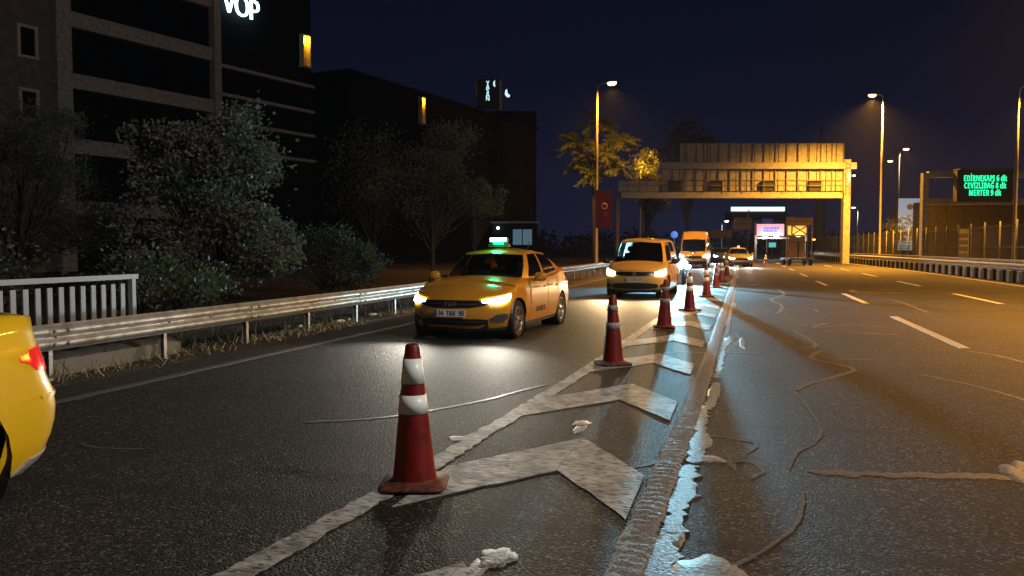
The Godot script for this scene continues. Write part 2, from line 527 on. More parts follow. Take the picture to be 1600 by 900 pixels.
func cabin(S: Dictionary, root: Node3D) -> void:
	var shell := begin(true)
	var nt := 10
	var n: int = S.belt.size()
	var rim := []
	for i in n - 1:
		var ns := 6 if i == 0 or i == n - 2 else 4
		var glass: bool = S.glazed[i]
		var panes := {1.0: begin(true), -1.0: begin(true)}
		var cols := []
		for k in ns + 1:
			var sp := float(k) / ns
			var f := sp * sp if i == 0 else (1.0 - (1.0 - sp) * (1.0 - sp) if i == n - 2 else sp)
			var b2: Vector2 = S.belt[i].lerp(S.belt[i + 1], sp)
			b2.y = lerpf(S.belt[i].y, S.belt[i + 1].y, f)
			var r3: Vector3 = S.roof[i].lerp(S.roof[i + 1], sp)
			r3.z = lerpf(S.roof[i].z, S.roof[i + 1].z, f)
			var b := Vector3(b2.x, lut(S.ysh, b2.y) - 0.015, b2.y)
			var out := Vector3(b.x, 0, b.z - (S.roof[0].z + S.roof[n - 1].z) * 0.5).normalized()
			if i > 0 and i < n - 2: out = Vector3(1, 0, 0)
			var line := []
			for j in nt + 1:
				var t := float(j) / nt
				if glass:
					t = [0.0, S.pane[0], 0, 0, 0, 0, 0, 0, 0, S.pane[1], 1.0][j] if j < 2 or j > 8 else lerpf(S.pane[0], S.pane[1], (j - 1) / 8.0)
				line.append(b.lerp(r3, t) + out * (sin(PI * t) * S.bulge))
			cols.append(line)
			if k < ns or i == n - 2: rim.append(line[nt])
		for k in ns:
			for j in nt:
				var is_pane: bool = glass and j > 0 and j < nt - 1
				for s in [1.0, -1.0]:
					var st: SurfaceTool = panes[s] if is_pane else shell
					var a := side_sign(cols[k][j], s)
					var b := side_sign(cols[k][j + 1], s)
					var c := side_sign(cols[k + 1][j + 1], s)
					var d := side_sign(cols[k + 1][j], s)
					if s > 0: quad(st, a, b, c, d)
					else: quad(st, a, d, c, b)
		if glass:
			if i == 0 or i == n - 2:
				for q in 1:
					var both: SurfaceTool = panes[1.0]
					for k in ns:
						for j in range(1, nt - 1):
							quad(both, side_sign(cols[k][j], -1), side_sign(cols[k + 1][j], -1), side_sign(cols[k + 1][j + 1], -1), side_sign(cols[k][j + 1], -1))
				obj("windscreen" if i == 0 else "rear_window", panes[1.0], S.get("glass", M.car_glass), root)
			else:
				for s in [1.0, -1.0]: obj("side_window", panes[s], S.get("glass", M.car_glass), root)
	# roof skin
	var rings := 5
	for s in [1.0, -1.0]:
		for k in rim.size() - 1:
			for r in rings:
				var pts := []
				for e in [[k, r], [k, r + 1], [k + 1, r + 1], [k + 1, r]]:
					var p: Vector3 = rim[e[0]]
					var g: float = 1.0 - float(e[1]) / rings
					var q := Vector3(p.x * g, p.y + S.crown * (1.0 - g * g), lerpf((S.roof[0].z + S.roof[n - 1].z) * 0.5, p.z, g))
					pts.append(side_sign(q, s))
				if s > 0: quad(shell, pts[0], pts[1], pts[2], pts[3])
				else: quad(shell, pts[0], pts[3], pts[2], pts[1])
	obj("roof", shell, S.paint, root)
	# seats and wheel seen through the panes
	for s in [1.0, -1.0]:
		for zz in S.seats:
			var seat := begin(true)
			lathe(seat, [Vector2(0.0, 0.0), Vector2(0.2, 0.02), Vector2(0.23, 0.14), Vector2(0.2, 0.26), Vector2(0.0, 0.3)], 12, Transform3D(Basis(Vector3(1, 0, 0), Vector3(0, 1, -0.1), Vector3(0, 0, 0.4)), Vector3(0.37 * s, S.seat_y, zz)))
			lathe(seat, [Vector2(0.0, 0.3), Vector2(0.11, 0.32), Vector2(0.13, 0.4), Vector2(0.1, 0.47), Vector2(0.0, 0.49)], 10, Transform3D(Basis(Vector3(1, 0, 0), Vector3(0, 1, -0.1), Vector3(0, 0, 0.4)), Vector3(0.37 * s, S.seat_y, zz)))
			obj("seat", seat, M.seat, root)

func wheel_at(S: Dictionary, root: Node3D, s: float, za: float) -> void:
	var w := Node3D.new()
	w.name = "wheel"
	root.add_child(w, true)
	var x: float = lut(S.w, 0.4) - 0.125
	w.position = Vector3(x * s, S.wheel_r, za)
	var R: float = S.wheel_r
	var tb := Basis(Vector3(0, 0, 1), Vector3(s, 0, 0), Vector3(0, 1, 0))
	var ty := begin(true)
	lathe(ty, [Vector2(R * 0.66, -0.1), Vector2(R * 0.9, -0.105), Vector2(R * 0.985, -0.08), Vector2(R, -0.04), Vector2(R, 0.04), Vector2(R * 0.985, 0.08), Vector2(R * 0.9, 0.105), Vector2(R * 0.68, 0.1), Vector2(R * 0.66, 0.06)], 32, Transform3D(tb, Vector3.ZERO))
	obj("tyre", ty, M.rubber, w)
	var rm := begin(true)
	lathe(rm, [Vector2(R * 0.68, 0.098), Vector2(R * 0.665, 0.105), Vector2(R * 0.61, 0.095), Vector2(R * 0.6, 0.02)], 32, Transform3D(tb, Vector3.ZERO))
	lathe(rm, [Vector2(R * 0.17, 0.02), Vector2(R * 0.17, 0.085), Vector2(R * 0.12, 0.095), Vector2(0.0, 0.097)], 16, Transform3D(tb, Vector3.ZERO))
	rm.set_smooth_group(0xFFFFFFFF)
	for k in 10:
		var q := TAU * (k + (0.16 if k % 2 else -0.16)) / 10.0
		var d := Vector3(0, cos(q), sin(q))
		bar(rm, d * R * 0.12 + Vector3(0.075 * s, 0, 0), d * R * 0.62 + Vector3(0.085 * s, 0, 0), 0.024, 0.03)
	obj("rim", rm, M.rim, w)
	var dk := begin(true)
	lathe(dk, [Vector2(R * 0.6, 0.03), Vector2(R * 0.2, 0.02), Vector2(0.0, 0.02)], 24, Transform3D(tb, Vector3.ZERO))
	obj("brake_disc", dk, M.black, w)

func number_plate(root: Node3D, words: String, at: Vector3, tilt := 0.0) -> void:
	var st := begin()
	box(st, Vector3.ZERO, Vector3(0.52, 0.112, 0.014))
	var p := obj("licence_plate", st, M.plate, root, at)
	p.rotation.x = tilt
	var bl := begin()
	box(bl, Vector3(-0.24, 0, 0.008), Vector3(0.038, 0.108, 0.004))
	obj("blue_band", bl, M.plate_blue, p)
	lettering("lettering", words, 0.078, M.black, p, Vector3(0.02, 0, 0.009), Basis().scaled(Vector3(0.82, 1, 1)), true, 0.003)

func head_lamp(S: Dictionary, root: Node3D, s: float) -> void:
	if S.has("lamp_case"): obj("headlight_case", patch(S, s, S.lamp_case, 0.004), M.black_gloss, root)
	var lens := obj("headlight", patch(S, s, S.lamp, 0.012), S.lamp_mat, root)
	var mid: Array = S.lamp[S.lamp.size() / 2]
	var at := side_sign(body_out(S, S.lamp_u, (mid[1] + mid[2]) * 0.5, 0.07), s)
	var l := SpotLight3D.new()
	l.name = "beam"
	l.position = at
	l.rotation = Vector3(deg_to_rad(-S.beam_dip), PI, 0)
	l.spot_angle = S.beam_angle
	l.spot_angle_attenuation = 1.0
	l.spot_range = 120
	l.spot_attenuation = 2.0
	l.light_energy = S.beam
	l.light_color = S.beam_color
	l.light_size = 0.06
	l.shadow_enabled = true
	root.add_child(l, true)

func vehicle(S: Dictionary, called: String, label: String, category: String, at: Vector3, turn: float, group := "") -> Node3D:
	var root := thing(called, label, category, at, turn, group)
	lower_body(S, root)
	cabin(S, root)
	for za in S.axles:
		for s in [1.0, -1.0]: wheel_at(S, root, s, za)
	for s in [1.0, -1.0]:
		if S.beam > 0: head_lamp(S, root, s)
		else: obj("headlight", patch(S, s, S.lamp, 0.008), M.chrome, root)
		obj("tail_light", patch(S, s, S.tail, 0.008), S.tail_mat, root)
		var q: Vector3 = S.mirror
		var mi := begin(true)
		lathe(mi, [Vector2(0, -0.085), Vector2(0.07, -0.075), Vector2(0.105, -0.02), Vector2(0.1, 0.04), Vector2(0.06, 0.08), Vector2(0, 0.085)], 14, Transform3D(Basis(Vector3(1.05, 0, 0), Vector3(0, 0.95, 0), Vector3(0, 0, 0.62)), Vector3(q.x * s, q.y, q.z)))
		mi.set_smooth_group(0xFFFFFFFF)
		bar(mi, Vector3((q.x - 0.22) * s, q.y - 0.07, q.z), Vector3((q.x - 0.05) * s, q.y - 0.05, q.z), 0.05, 0.03)
		obj("wing_mirror", mi, S.mirror_mat, root)
		for d in S.doors:
			var rows := []
			for e in d: rows.append([u_of(S, e[0]), e[1], e[2]])
			var door := obj("door", patch(S, s, rows, 0.006, null, 4, 6), S.paint, root)
			var hz: float = d[-1][0] + 0.16
			var hy: float = S.handle_y
			var hd := begin(true)
			var hp := side_sign(body_out(S, u_of(S, hz), hy, 0.03), s)
			var hq := side_sign(body_out(S, u_of(S, hz + 0.2), hy, 0.03), s)
			tube(hd, [hp, hp.lerp(hq, 0.2) + Vector3(0.015 * s, 0, 0), hp.lerp(hq, 0.8) + Vector3(0.015 * s, 0, 0), hq], [0.012, 0.015, 0.015, 0.012], 6)
			obj("handle", hd, S.paint, door)
	for e in S.trims:
		var st := begin(true)
		for s in ([1.0, -1.0]): patch(S, s, e[1], e[3] if e.size() > 3 else 0.006, st, 5, 3)
		if e.size() > 4:
			for s in [1.0, -1.0]: obj(e[0], patch(S, s, e[1], e[3], null, 5, 3), e[2], root)
		else: obj(e[0], st, e[2], root)
	if S.has("plate"):
		number_plate(root, S.plate, Vector3(0, S.plate_y, lut(S.zf, S.plate_y) + 0.016))
	return root

func sedan() -> Dictionary:
	return {
		"zf": [[0.15, 2.10], [0.26, 2.2], [0.38, 2.262], [0.5, 2.262], [0.6, 2.245], [0.68, 2.205], [0.76, 2.12], [0.85, 1.98]],
		"zr": [[0.15, -2.08], [0.25, -2.2], [0.45, -2.275], [0.6, -2.27], [0.75, -2.21], [0.9, -2.19], [1.08, -2.19]],
		"w": [[0.15, 0.80], [0.24, 0.85], [0.4, 0.882], [0.6, 0.895], [0.72, 0.888], [0.8, 0.882], [0.9, 0.845], [1.05, 0.79]],
		"zf_ref": 2.25, "zr_ref": -2.25, "Rf": 0.50, "Rr": 0.42, "taper_f": 0.075, "tf": [0.9, 1.9], "taper_r": 0.07, "tr": [-1.0, -1.95],
		"ysh": [[-2.2, 1.065], [-1.8, 1.085], [-1.2, 1.03], [-0.6, 0.985], [0.0, 0.96], [0.8, 0.945], [1.3, 0.895], [1.8, 0.815], [2.1, 0.735], [2.24, 0.69]],
		"deck": [[-2.2, 0.03], [-1.6, 0.055], [-1.2, 0.06], [0.6, 0.06], [1.2, 0.085], [1.9, 0.085], [2.24, 0.02]],
		"sill": 0.18, "axles": [1.40, -1.24], "wheel_r": 0.315, "arch_r": 0.365, "cowl": 0.86, "tail_deck": -1.88,
		"belt": [Vector2(0, 1.02), Vector2(0.70, 0.80), Vector2(0.765, 0.62), Vector2(0.80, -0.17), Vector2(0.80, -0.26), Vector2(0.765, -1.22), Vector2(0.64, -1.84), Vector2(0, -1.98)],
		"roof": [Vector3(0, 1.425, 0.30), Vector3(0.53, 1.40, 0.19), Vector3(0.555, 1.405, 0.09), Vector3(0.575, 1.425, -0.25), Vector3(0.575, 1.425, -0.33), Vector3(0.555, 1.385, -0.98), Vector3(0.49, 1.375, -1.1), Vector3(0, 1.40, -1.19)],
		"glazed": [true, false, true, false, true, false, true], "pane": [0.1, 0.92], "bulge": 0.03, "crown": 0.06, "seats": [0.0], "seat_y": 0.93,
		"lamp": [[0.40, 0.625, 0.655], [0.52, 0.605, 0.675], [0.68, 0.60, 0.70], [0.84, 0.625, 0.73], [0.93, 0.66, 0.74]],
		"lamp_u": 0.62, "lamp_mat": M.head_warm, "beam": 9.0, "beam_color": Color(1.0, 0.97, 0.9), "beam_angle": 55.0, "beam_dip": 3.0,
		"tail": [[1.985, 0.835, 0.86], [2.08, 0.775, 0.895], [2.3, 0.755, 0.905], [2.55, 0.775, 0.9]], "tail_mat": M.tail_off,
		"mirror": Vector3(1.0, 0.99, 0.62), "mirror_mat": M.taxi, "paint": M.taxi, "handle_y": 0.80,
		"doors": [[[0.80, 0.24, 0.87], [0.7, 0.24, 0.92], [-0.2, 0.24, 0.945]], [[-0.225, 0.24, 0.945], [-0.82, 0.24, 0.965], [-0.9, 0.50, 0.97], [-1.02, 0.66, 0.975]]],
		"trims": [
			["grille", [[0.0, 0.535, 0.655], [0.25, 0.54, 0.655], [0.42, 0.57, 0.65], [0.50, 0.60, 0.62]], M.black_gloss, 0.007],
			["lower_grille", [[0.0, 0.265, 0.365], [0.35, 0.265, 0.365], [0.5, 0.285, 0.35]], M.black, 0.006],
			["bumper_lip", [[0.0, 0.165, 0.215], [0.5, 0.165, 0.215], [0.85, 0.175, 0.225]], M.grey_plastic, 0.012],
			["fog_lamp_surround", [[0.52, 0.33, 0.36], [0.64, 0.315, 0.43], [0.8, 0.32, 0.445], [0.93, 0.36, 0.42]], M.grey_plastic, 0.006, true],
			["fog_lamp_trim", [[0.55, 0.318, 0.332], [0.66, 0.302, 0.318], [0.8, 0.306, 0.322]], M.chrome, 0.012, true],
			["grille_bar", [[0.0, 0.59, 0.6], [0.3, 0.592, 0.602], [0.46, 0.606, 0.614]], M.grey_plastic, 0.012],
			["lower_grille_bar", [[0.0, 0.312, 0.322], [0.45, 0.312, 0.322]], M.grey_plastic, 0.01],
			["belt_trim", [[u_skirt(0.66), 0.925, 0.943], [u_skirt(-0.2), 0.935, 0.953], [u_skirt(-1.1), 0.995, 1.01]], M.black_gloss, 0.01, true],
			["side_skirt", [[u_skirt(0.95), 0.18, 0.235], [u_skirt(-0.78), 0.18, 0.235]], M.grey_plastic, 0.008, true],
			["rear_valance", [[2.0, 0.17, 0.25], [2.4, 0.17, 0.28], [3.0, 0.17, 0.30]], M.silver, 0.008],
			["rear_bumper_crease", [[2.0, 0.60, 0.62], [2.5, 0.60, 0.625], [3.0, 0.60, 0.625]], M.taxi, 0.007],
		],
		"plate_y": 0.455,
	}

func u_skirt(z: float) -> float:
	return 1.0 + (1.75 - z) / (1.75 + 1.83)

func small_van() -> Dictionary:
	var S := sedan()
	S.merge({
		"zf": [[0.18, 2.08], [0.3, 2.2], [0.45, 2.24], [0.65, 2.24], [0.8, 2.2], [0.92, 2.1], [1.0, 1.98]],
		"zr": [[0.18, -2.16], [0.4, -2.24], [1.0, -2.24], [1.1, -2.22]],
		"w": [[0.18, 0.84], [0.3, 0.89], [0.55, 0.915], [0.8, 0.905], [1.0, 0.88], [1.1, 0.86]],
		"Rf": 0.46, "Rr": 0.3, "taper_f": 0.05, "taper_r": 0.03,
		"ysh": [[-2.2, 1.07], [0.0, 1.06], [1.1, 1.05], [1.5, 1.005], [1.9, 0.93], [2.22, 0.84]],
		"deck": [[-2.2, 0.02], [1.0, 0.06], [1.7, 0.09], [2.24, 0.02]],
		"axles": [1.38, -1.33], "wheel_r": 0.325, "arch_r": 0.375, "cowl": 1.4, "tail_deck": -2.3, "sill": 0.2,
		"belt": [Vector2(0, 1.56), Vector2(0.72, 1.36), Vector2(0.80, 1.14), Vector2(0.845, 0.16), Vector2(0.845, 0.06), Vector2(0.845, -1.0), Vector2(0.80, -2.1), Vector2(0, -2.17)],
		"roof": [Vector3(0, 1.735, 0.86), Vector3(0.57, 1.69, 0.74), Vector3(0.62, 1.70, 0.62), Vector3(0.68, 1.73, 0.06), Vector3(0.68, 1.73, -0.04), Vector3(0.68, 1.73, -1.0), Vector3(0.65, 1.71, -2.0), Vector3(0, 1.75, -2.08)],
		"crown": 0.06, "seats": [0.35], "seat_y": 1.05, "pane": [0.07, 0.9],
		"lamp": [[0.46, 0.70, 0.76], [0.6, 0.675, 0.80], [0.78, 0.68, 0.84], [0.93, 0.73, 0.87]], "lamp_u": 0.66,
		"tail": [[1.96, 0.8, 1.02], [2.1, 0.75, 1.05], [2.4, 0.75, 1.05]],
		"paint": M.van_yellow, "mirror_mat": M.black, "mirror": Vector3(1.04, 1.08, 1.05), "handle_y": 0.9, "lamp_mat": M.head_amber, "beam_color": Color(1.0, 0.85, 0.62),
		"doors": [[[1.02, 0.27, 1.0], [0.9, 0.27, 1.03], [0.1, 0.27, 1.035]], [[0.075, 0.27, 1.035], [-0.85, 0.27, 1.04], [-0.98, 0.4, 1.04]]],
		"trims": [
			["grille", [[0.0, 0.66, 0.785], [0.3, 0.67, 0.785], [0.45, 0.70, 0.77]], M.black_gloss, 0.007],
			["lower_grille", [[0.0, 0.29, 0.47], [0.35, 0.3, 0.46], [0.55, 0.33, 0.43]], M.black, 0.006],
			["bumper_lip", [[0.0, 0.195, 0.27], [0.5, 0.195, 0.27], [0.9, 0.2, 0.28]], M.grey_plastic, 0.012],
			["fog_lamp_surround", [[0.62, 0.34, 0.40], [0.74, 0.33, 0.46], [0.9, 0.36, 0.46]], M.black, 0.006, true],
			["side_skirt", [[u_skirt(0.9), 0.2, 0.27], [u_skirt(-0.85), 0.2, 0.27]], M.grey_plastic, 0.008, true],
		],
		"plate_y": 0.555, "glass": M.tinted_glass,
	}, true)
	return S

func minibus() -> Dictionary:
	var S := sedan()
	S.merge({
		"zf": [[0.25, 2.72], [0.4, 2.86], [0.6, 2.92], [0.85, 2.9], [1.05, 2.76], [1.2, 2.55]],
		"zr": [[0.25, -2.9], [0.5, -2.95], [1.3, -2.95]],
		"w": [[0.25, 0.92], [0.4, 0.97], [0.7, 0.99], [1.1, 0.985], [1.3, 0.97]],
		"zf_ref": 2.9, "zr_ref": -2.95, "Rf": 0.5, "Rr": 0.2, "taper_f": 0.04, "tf": [1.6, 2.5], "taper_r": 0.0, "tr": [-2.0, -2.9],
		"ysh": [[-2.9, 1.24], [1.6, 1.22], [2.2, 1.16], [2.6, 1.08], [2.9, 0.96]],
		"deck": [[-2.9, 0.02], [1.5, 0.05], [2.4, 0.08], [2.9, 0.02]],
		"axles": [1.9, -1.75], "wheel_r": 0.35, "arch_r": 0.41, "cowl": 2.2, "tail_deck": -3.1, "sill": 0.28,
		"belt": [Vector2(0, 2.36), Vector2(0.80, 2.16), Vector2(0.90, 1.92), Vector2(0.95, 1.05), Vector2(0.95, 0.95), Vector2(0.95, -1.6), Vector2(0.93, -2.8), Vector2(0, -2.86)],
		"roof": [Vector3(0, 2.6, 1.30), Vector3(0.70, 2.54, 1.16), Vector3(0.76, 2.55, 1.02), Vector3(0.82, 2.6, 0.6), Vector3(0.82, 2.6, 0.5), Vector3(0.82, 2.6, -1.6), Vector3(0.8, 2.58, -2.72), Vector3(0, 2.62, -2.8)],
		"glass": M.tinted_glass, "crown": 0.07, "seats": [1.3], "seat_y": 1.3, "pane": [0.04, 0.64], "bulge": 0.06,
		"lamp": [[0.5, 0.80, 0.88], [0.7, 0.78, 0.95], [0.92, 0.82, 1.0]], "lamp_u": 0.7, "lamp_mat": M.head_white, "beam": 30.0, "beam_color": Color(0.86, 0.95, 1.0),
		"tail": [[1.98, 0.8, 1.1], [2.2, 0.8, 1.1]], "paint": M.bus_yellow, "mirror_mat": M.black, "mirror": Vector3(1.16, 1.45, 1.95), "handle_y": 1.0,
		"doors": [[[1.7, 0.35, 1.15], [1.5, 0.35, 1.2], [0.95, 0.35, 1.2]]],
		"trims": [
			["grille", [[0.0, 0.66, 0.88], [0.3, 0.68, 0.87], [0.45, 0.74, 0.84]], M.black_gloss, 0.007],
			["bumper", [[0.0, 0.26, 0.52], [0.5, 0.26, 0.52], [0.98, 0.28, 0.52]], M.grey_plastic, 0.014],
		],
	}, true)
	S.erase("plate_y")
	return S
# ---------------------------------------------------------------- road surface pieces
func smooth_line(pts: Array, step := 0.12) -> Array:
	var out := []
	for i in pts.size() - 1:
		var a: Vector2 = pts[maxi(i - 1, 0)]
		var b: Vector2 = pts[i]
		var c: Vector2 = pts[i + 1]
		var d: Vector2 = pts[mini(i + 2, pts.size() - 1)]
		var n := maxi(2, int(b.distance_to(c) / step))
		for k in n: out.append(b.cubic_interpolate(c, a, d, float(k) / n))
	out.append(pts[-1])
	return out

func line_of(flat: Array) -> Array:
	# [[x, distance], ...] -> plan points
	var out := []
	for p in flat: out.append(Vector2(p[0], -p[1]))
	return out

func ribbon(flat: Array, width: float, y: float, rough := 0.5, step := 0.07, square := false) -> SurfaceTool:
	# low band with ragged edges and a slight crown
	var st := begin(true)
	var pts := smooth_line(line_of(flat), step)
	var n := FastNoiseLite.new()
	n.seed = int(absf(flat[0][0]) * 731 + flat[0][1] * 97)
	n.frequency = 1.0
	var prev := []
	for i in pts.size():
		var d: Vector2 = (pts[mini(i + 1, pts.size() - 1)] - pts[maxi(i - 1, 0)]).normalized()
		var side := Vector2(-d.y, d.x)
		var ends := minf(1.0, minf(i, pts.size() - 1 - i) / 3.0 + (1.0 if square else 0.15))
		var wl: float = width * 0.5 * (1.0 + rough * (n.get_noise_1d(i * step * 5.0) * 1.2 + n.get_noise_1d(i * step * 17.0 + 50) * 0.8)) * ends
		var wr: float = width * 0.5 * (1.0 + rough * (n.get_noise_1d(i * step * 5.0 + 300) * 1.2 + n.get_noise_1d(i * step * 17.0 + 370) * 0.8)) * ends
		var l: Vector2 = pts[i] + side * maxf(wl, 0.004)
		var r: Vector2 = pts[i] - side * maxf(wr, 0.004)
		var row := [Vector3(l.x, -0.004, l.y), Vector3(l.x, y if y < 0.003 else y * 0.9, l.y), Vector3(pts[i].x, y, pts[i].y), Vector3(r.x, y if y < 0.003 else y * 0.9, r.y), Vector3(r.x, -0.004, r.y)]
		if i:
			for k in 4:
				st.set_smooth_group(1 if k == 1 or k == 2 else 0xFFFFFFFF)
				quad(st, prev[k], prev[k + 1], row[k + 1], row[k])
		prev = row
	return st

func blob(x: float, d: float, rx: float, rd: float, seed_: int, y: float, lean := 0.0) -> SurfaceTool:
	var n := FastNoiseLite.new()
	n.seed = seed_
	n.frequency = 0.9
	var st := begin(true)
	var count := 56
	var rings := []
	for ring in [1.0, 0.97, 0.55, 0.0]:
		var row := []
		for k in count:
			var q := TAU * k / count
			var r := 1.0 + 0.45 * n.get_noise_2d(cos(q) * 1.1, sin(q) * 1.1) + 0.1 * n.get_noise_2d(cos(q) * 2.6 + 9, sin(q) * 2.6)
			var px: float = cos(q) * rx * r * ring
			var pz: float = sin(q) * rd * r * ring
			row.append(Vector3(x + px + pz * lean, -0.004 if ring == 1.0 else y * (0.8 if ring > 0.9 else 1.0), -d - pz))
		rings.append(row)
	for i in 3:
		for k in count:
			var k2 := (k + 1) % count
			quad(st, rings[i][k], rings[i][k2], rings[i + 1][k2], rings[i + 1][k])
	return st

func build_road() -> void:
	var g := structure("ground")
	var gs := begin()
	quad(gs, Vector3(-400, -0.06, 60), Vector3(-400, -0.06, -600), Vector3(400, -0.06, -600), Vector3(400, -0.06, 60))
	obj("soil", gs, M.soil, g)
	var road := structure("road")
	var rs := begin()
	var px := [-7.05, -4.0, -1.0, 2.0, 5.0, 8.0, 11.0]
	var zs := [14.0, -10.0, -40.0, -75.0, -110.0, -200.0, -420.0]
	for i in px.size() - 1:
		for j in zs.size() - 1:
			var b := [px[i], px[i + 1]]
			quad(rs, Vector3(b[0], 0, zs[j]), Vector3(b[0], 0, zs[j + 1]), Vector3(b[1], 0, zs[j + 1]), Vector3(b[1], 0, zs[j]))
	# broken kerbless edge down to the verge
	quad(rs, Vector3(-7.05, 0, 14), Vector3(-7.25, -0.07, 14), Vector3(-7.25, -0.07, -420), Vector3(-7.05, 0, -420))
	quad(rs, Vector3(11.0, 0, 14), Vector3(11.0, 0, -420), Vector3(11.3, -0.07, -420), Vector3(11.3, -0.07, 14))
	obj("asphalt", rs, M.asphalt, road)
	# painted lines
	obj("edge_line", ribbon([[-6.42, -8], [-6.38, 4], [-6.36, 9], [-6.3, 15], [-6.3, 40], [-6.4, 80], [-6.4, 120]], 0.13, 0.006, 0.22, 0.3), M.seal, road)
	obj("edge_line", ribbon([[10.2, 4], [10.3, 30], [10.3, 60], [9.4, 80], [8.4, 105], [8.0, 140]], 0.16, 0.006, 0.15, 0.4), M.line, road)
	for e in [[-1.0, 3.2], [7.0, 10.4], [13.4, 19.2], [23.4, 28.2], [34.0, 38.4], [44, 49], [55, 60], [66, 71], [77, 82]]:
		obj("lane_dash", ribbon([[3.19, e[0]], [3.18, (e[0] + e[1]) * 0.5], [3.16, e[1]]], 0.15, 0.007, 0.12, 0.15, true), M.line, road)
	for e in [[3.0, 7.4], [13.6, 18.0], [24.2, 29.1], [34.5, 39.0], [45, 50], [56, 61], [67, 72]]:
		obj("lane_dash", ribbon([[6.6, e[0]], [6.58, (e[0] + e[1]) * 0.5], [6.56, e[1]]], 0.15, 0.007, 0.12, 0.15, true), M.line, road)
	# hatched strip: outer line, chevrons, ribbed line
	obj("hatching_line", ribbon([[-2.32, 1.8], [-2.2, 3.3], [-2.13, 4.1], [-2.05, 5.0], [-2.0, 6.1], [-1.94, 7.0], [-1.8, 10.3], [-1.7, 15.3], [-1.55, 20.7], [-1.3, 30], [-1.05, 45], [-0.8, 60]], 0.16, 0.006, 0.28, 0.05), M.thermo, road)
	var n := FastNoiseLite.new()
	n.seed = 77
	n.frequency = 2.2
	for k in 17:
		var apex := 3.62 + 2.66 * k
		var xl: float = lut([[2.0, -2.12], [5.2, -1.93], [8.0, -1.86], [15.0, -1.62], [30.0, -1.24], [50.0, -0.95]], apex - 0.9)
		var xr: float = lut([[2.0, -0.62], [8.0, -0.585], [15.0, -0.55], [50.0, -0.5]], apex - 0.9)
		var xm := lerpf(xl, xr, 0.56)
		for arm in 2:
			var xo := xl if arm == 0 else xr
			var fall := 1.08 if arm == 0 else 0.94
			var near_edge := []
			var far_edge := []
			for q in 9:
				var t := q / 8.0
				var x := lerpf(xm + (0.002 if arm else -0.002), xo, t)
				var jag := n.get_noise_2d(x * 3, apex * 9) * 0.03 + n.get_noise_2d(x * 14, apex * 9 + 40) * 0.012
				far_edge.append(Vector2(x, -(apex - fall * t + jag)))
				near_edge.append(Vector2(x, -(apex - 0.97 - fall * t + 0.08 * t + jag * 1.4)))
			near_edge.reverse()
			var poly := PackedVector2Array(far_edge + near_edge)
			var st := begin()
			prism(st, poly, -0.003, 0.006 + 0.0005 * arm)
			obj("chevron_arm", st, M.thermo, road)
	ribbed_line(road)
	# spilt and dragged marking compound
	var spills := [[-0.33, 5.1, 0.07, 0.32], [-0.31, 6.35, 0.09, 0.42], [-0.34, 4.3, 0.07, 0.25], [-0.36, 3.75, 0.06, 0.3], [-0.26, 8.7, 0.06, 0.55], [-0.33, 7.4, 0.05, 0.5], [-0.12, 3.72, 0.19, 0.3], [1.85, 6.1, 0.16, 0.3],
		[-1.3, 6.82, 0.075, 0.12], [-1.27, 6.6, 0.05, 0.2], [-1.12, 3.72, 0.09, 0.13], [-1.17, 3.55, 0.05, 0.16], [-0.22, 5.9, 0.13, 0.1], [-0.36, 9.9, 0.04, 0.5], [-2.08, 6.0, 0.12, 0.1], [-0.2, 13.4, 0.06, 0.6], [0.02, 13.2, 0.05, 0.8], [-0.3, 17.0, 0.06, 0.9], [-0.2, 22, 0.07, 1.4]]
	for i in spills.size():
		var e: Array = spills[i]
		obj("spilt_paint", blob(e[0], e[1], e[2], e[3], 100 + i * 7, 0.003 if i != 8 and i != 10 else 0.004), M.smear, road)
	for e in [[[[-0.36, 2.6], [-0.37, 3.4], [-0.36, 4.2]], 0.13], [[[-0.35, 4.3], [-0.33, 5.0], [-0.33, 5.7]], 0.12], [[[-0.31, 5.75], [-0.3, 6.4], [-0.32, 6.9], [-0.31, 7.6]], 0.1], [[[-0.28, 7.7], [-0.26, 8.5], [-0.26, 9.3]], 0.08], [[[-0.27, 9.6], [-0.25, 11.0], [-0.24, 13.5]], 0.06], [[[-0.24, 14.5], [-0.24, 20.0], [-0.22, 30.0]], 0.07]]:
		obj("spilt_paint", ribbon(e[0], e[1], 0.004, 0.95, 0.03), M.smear, road)
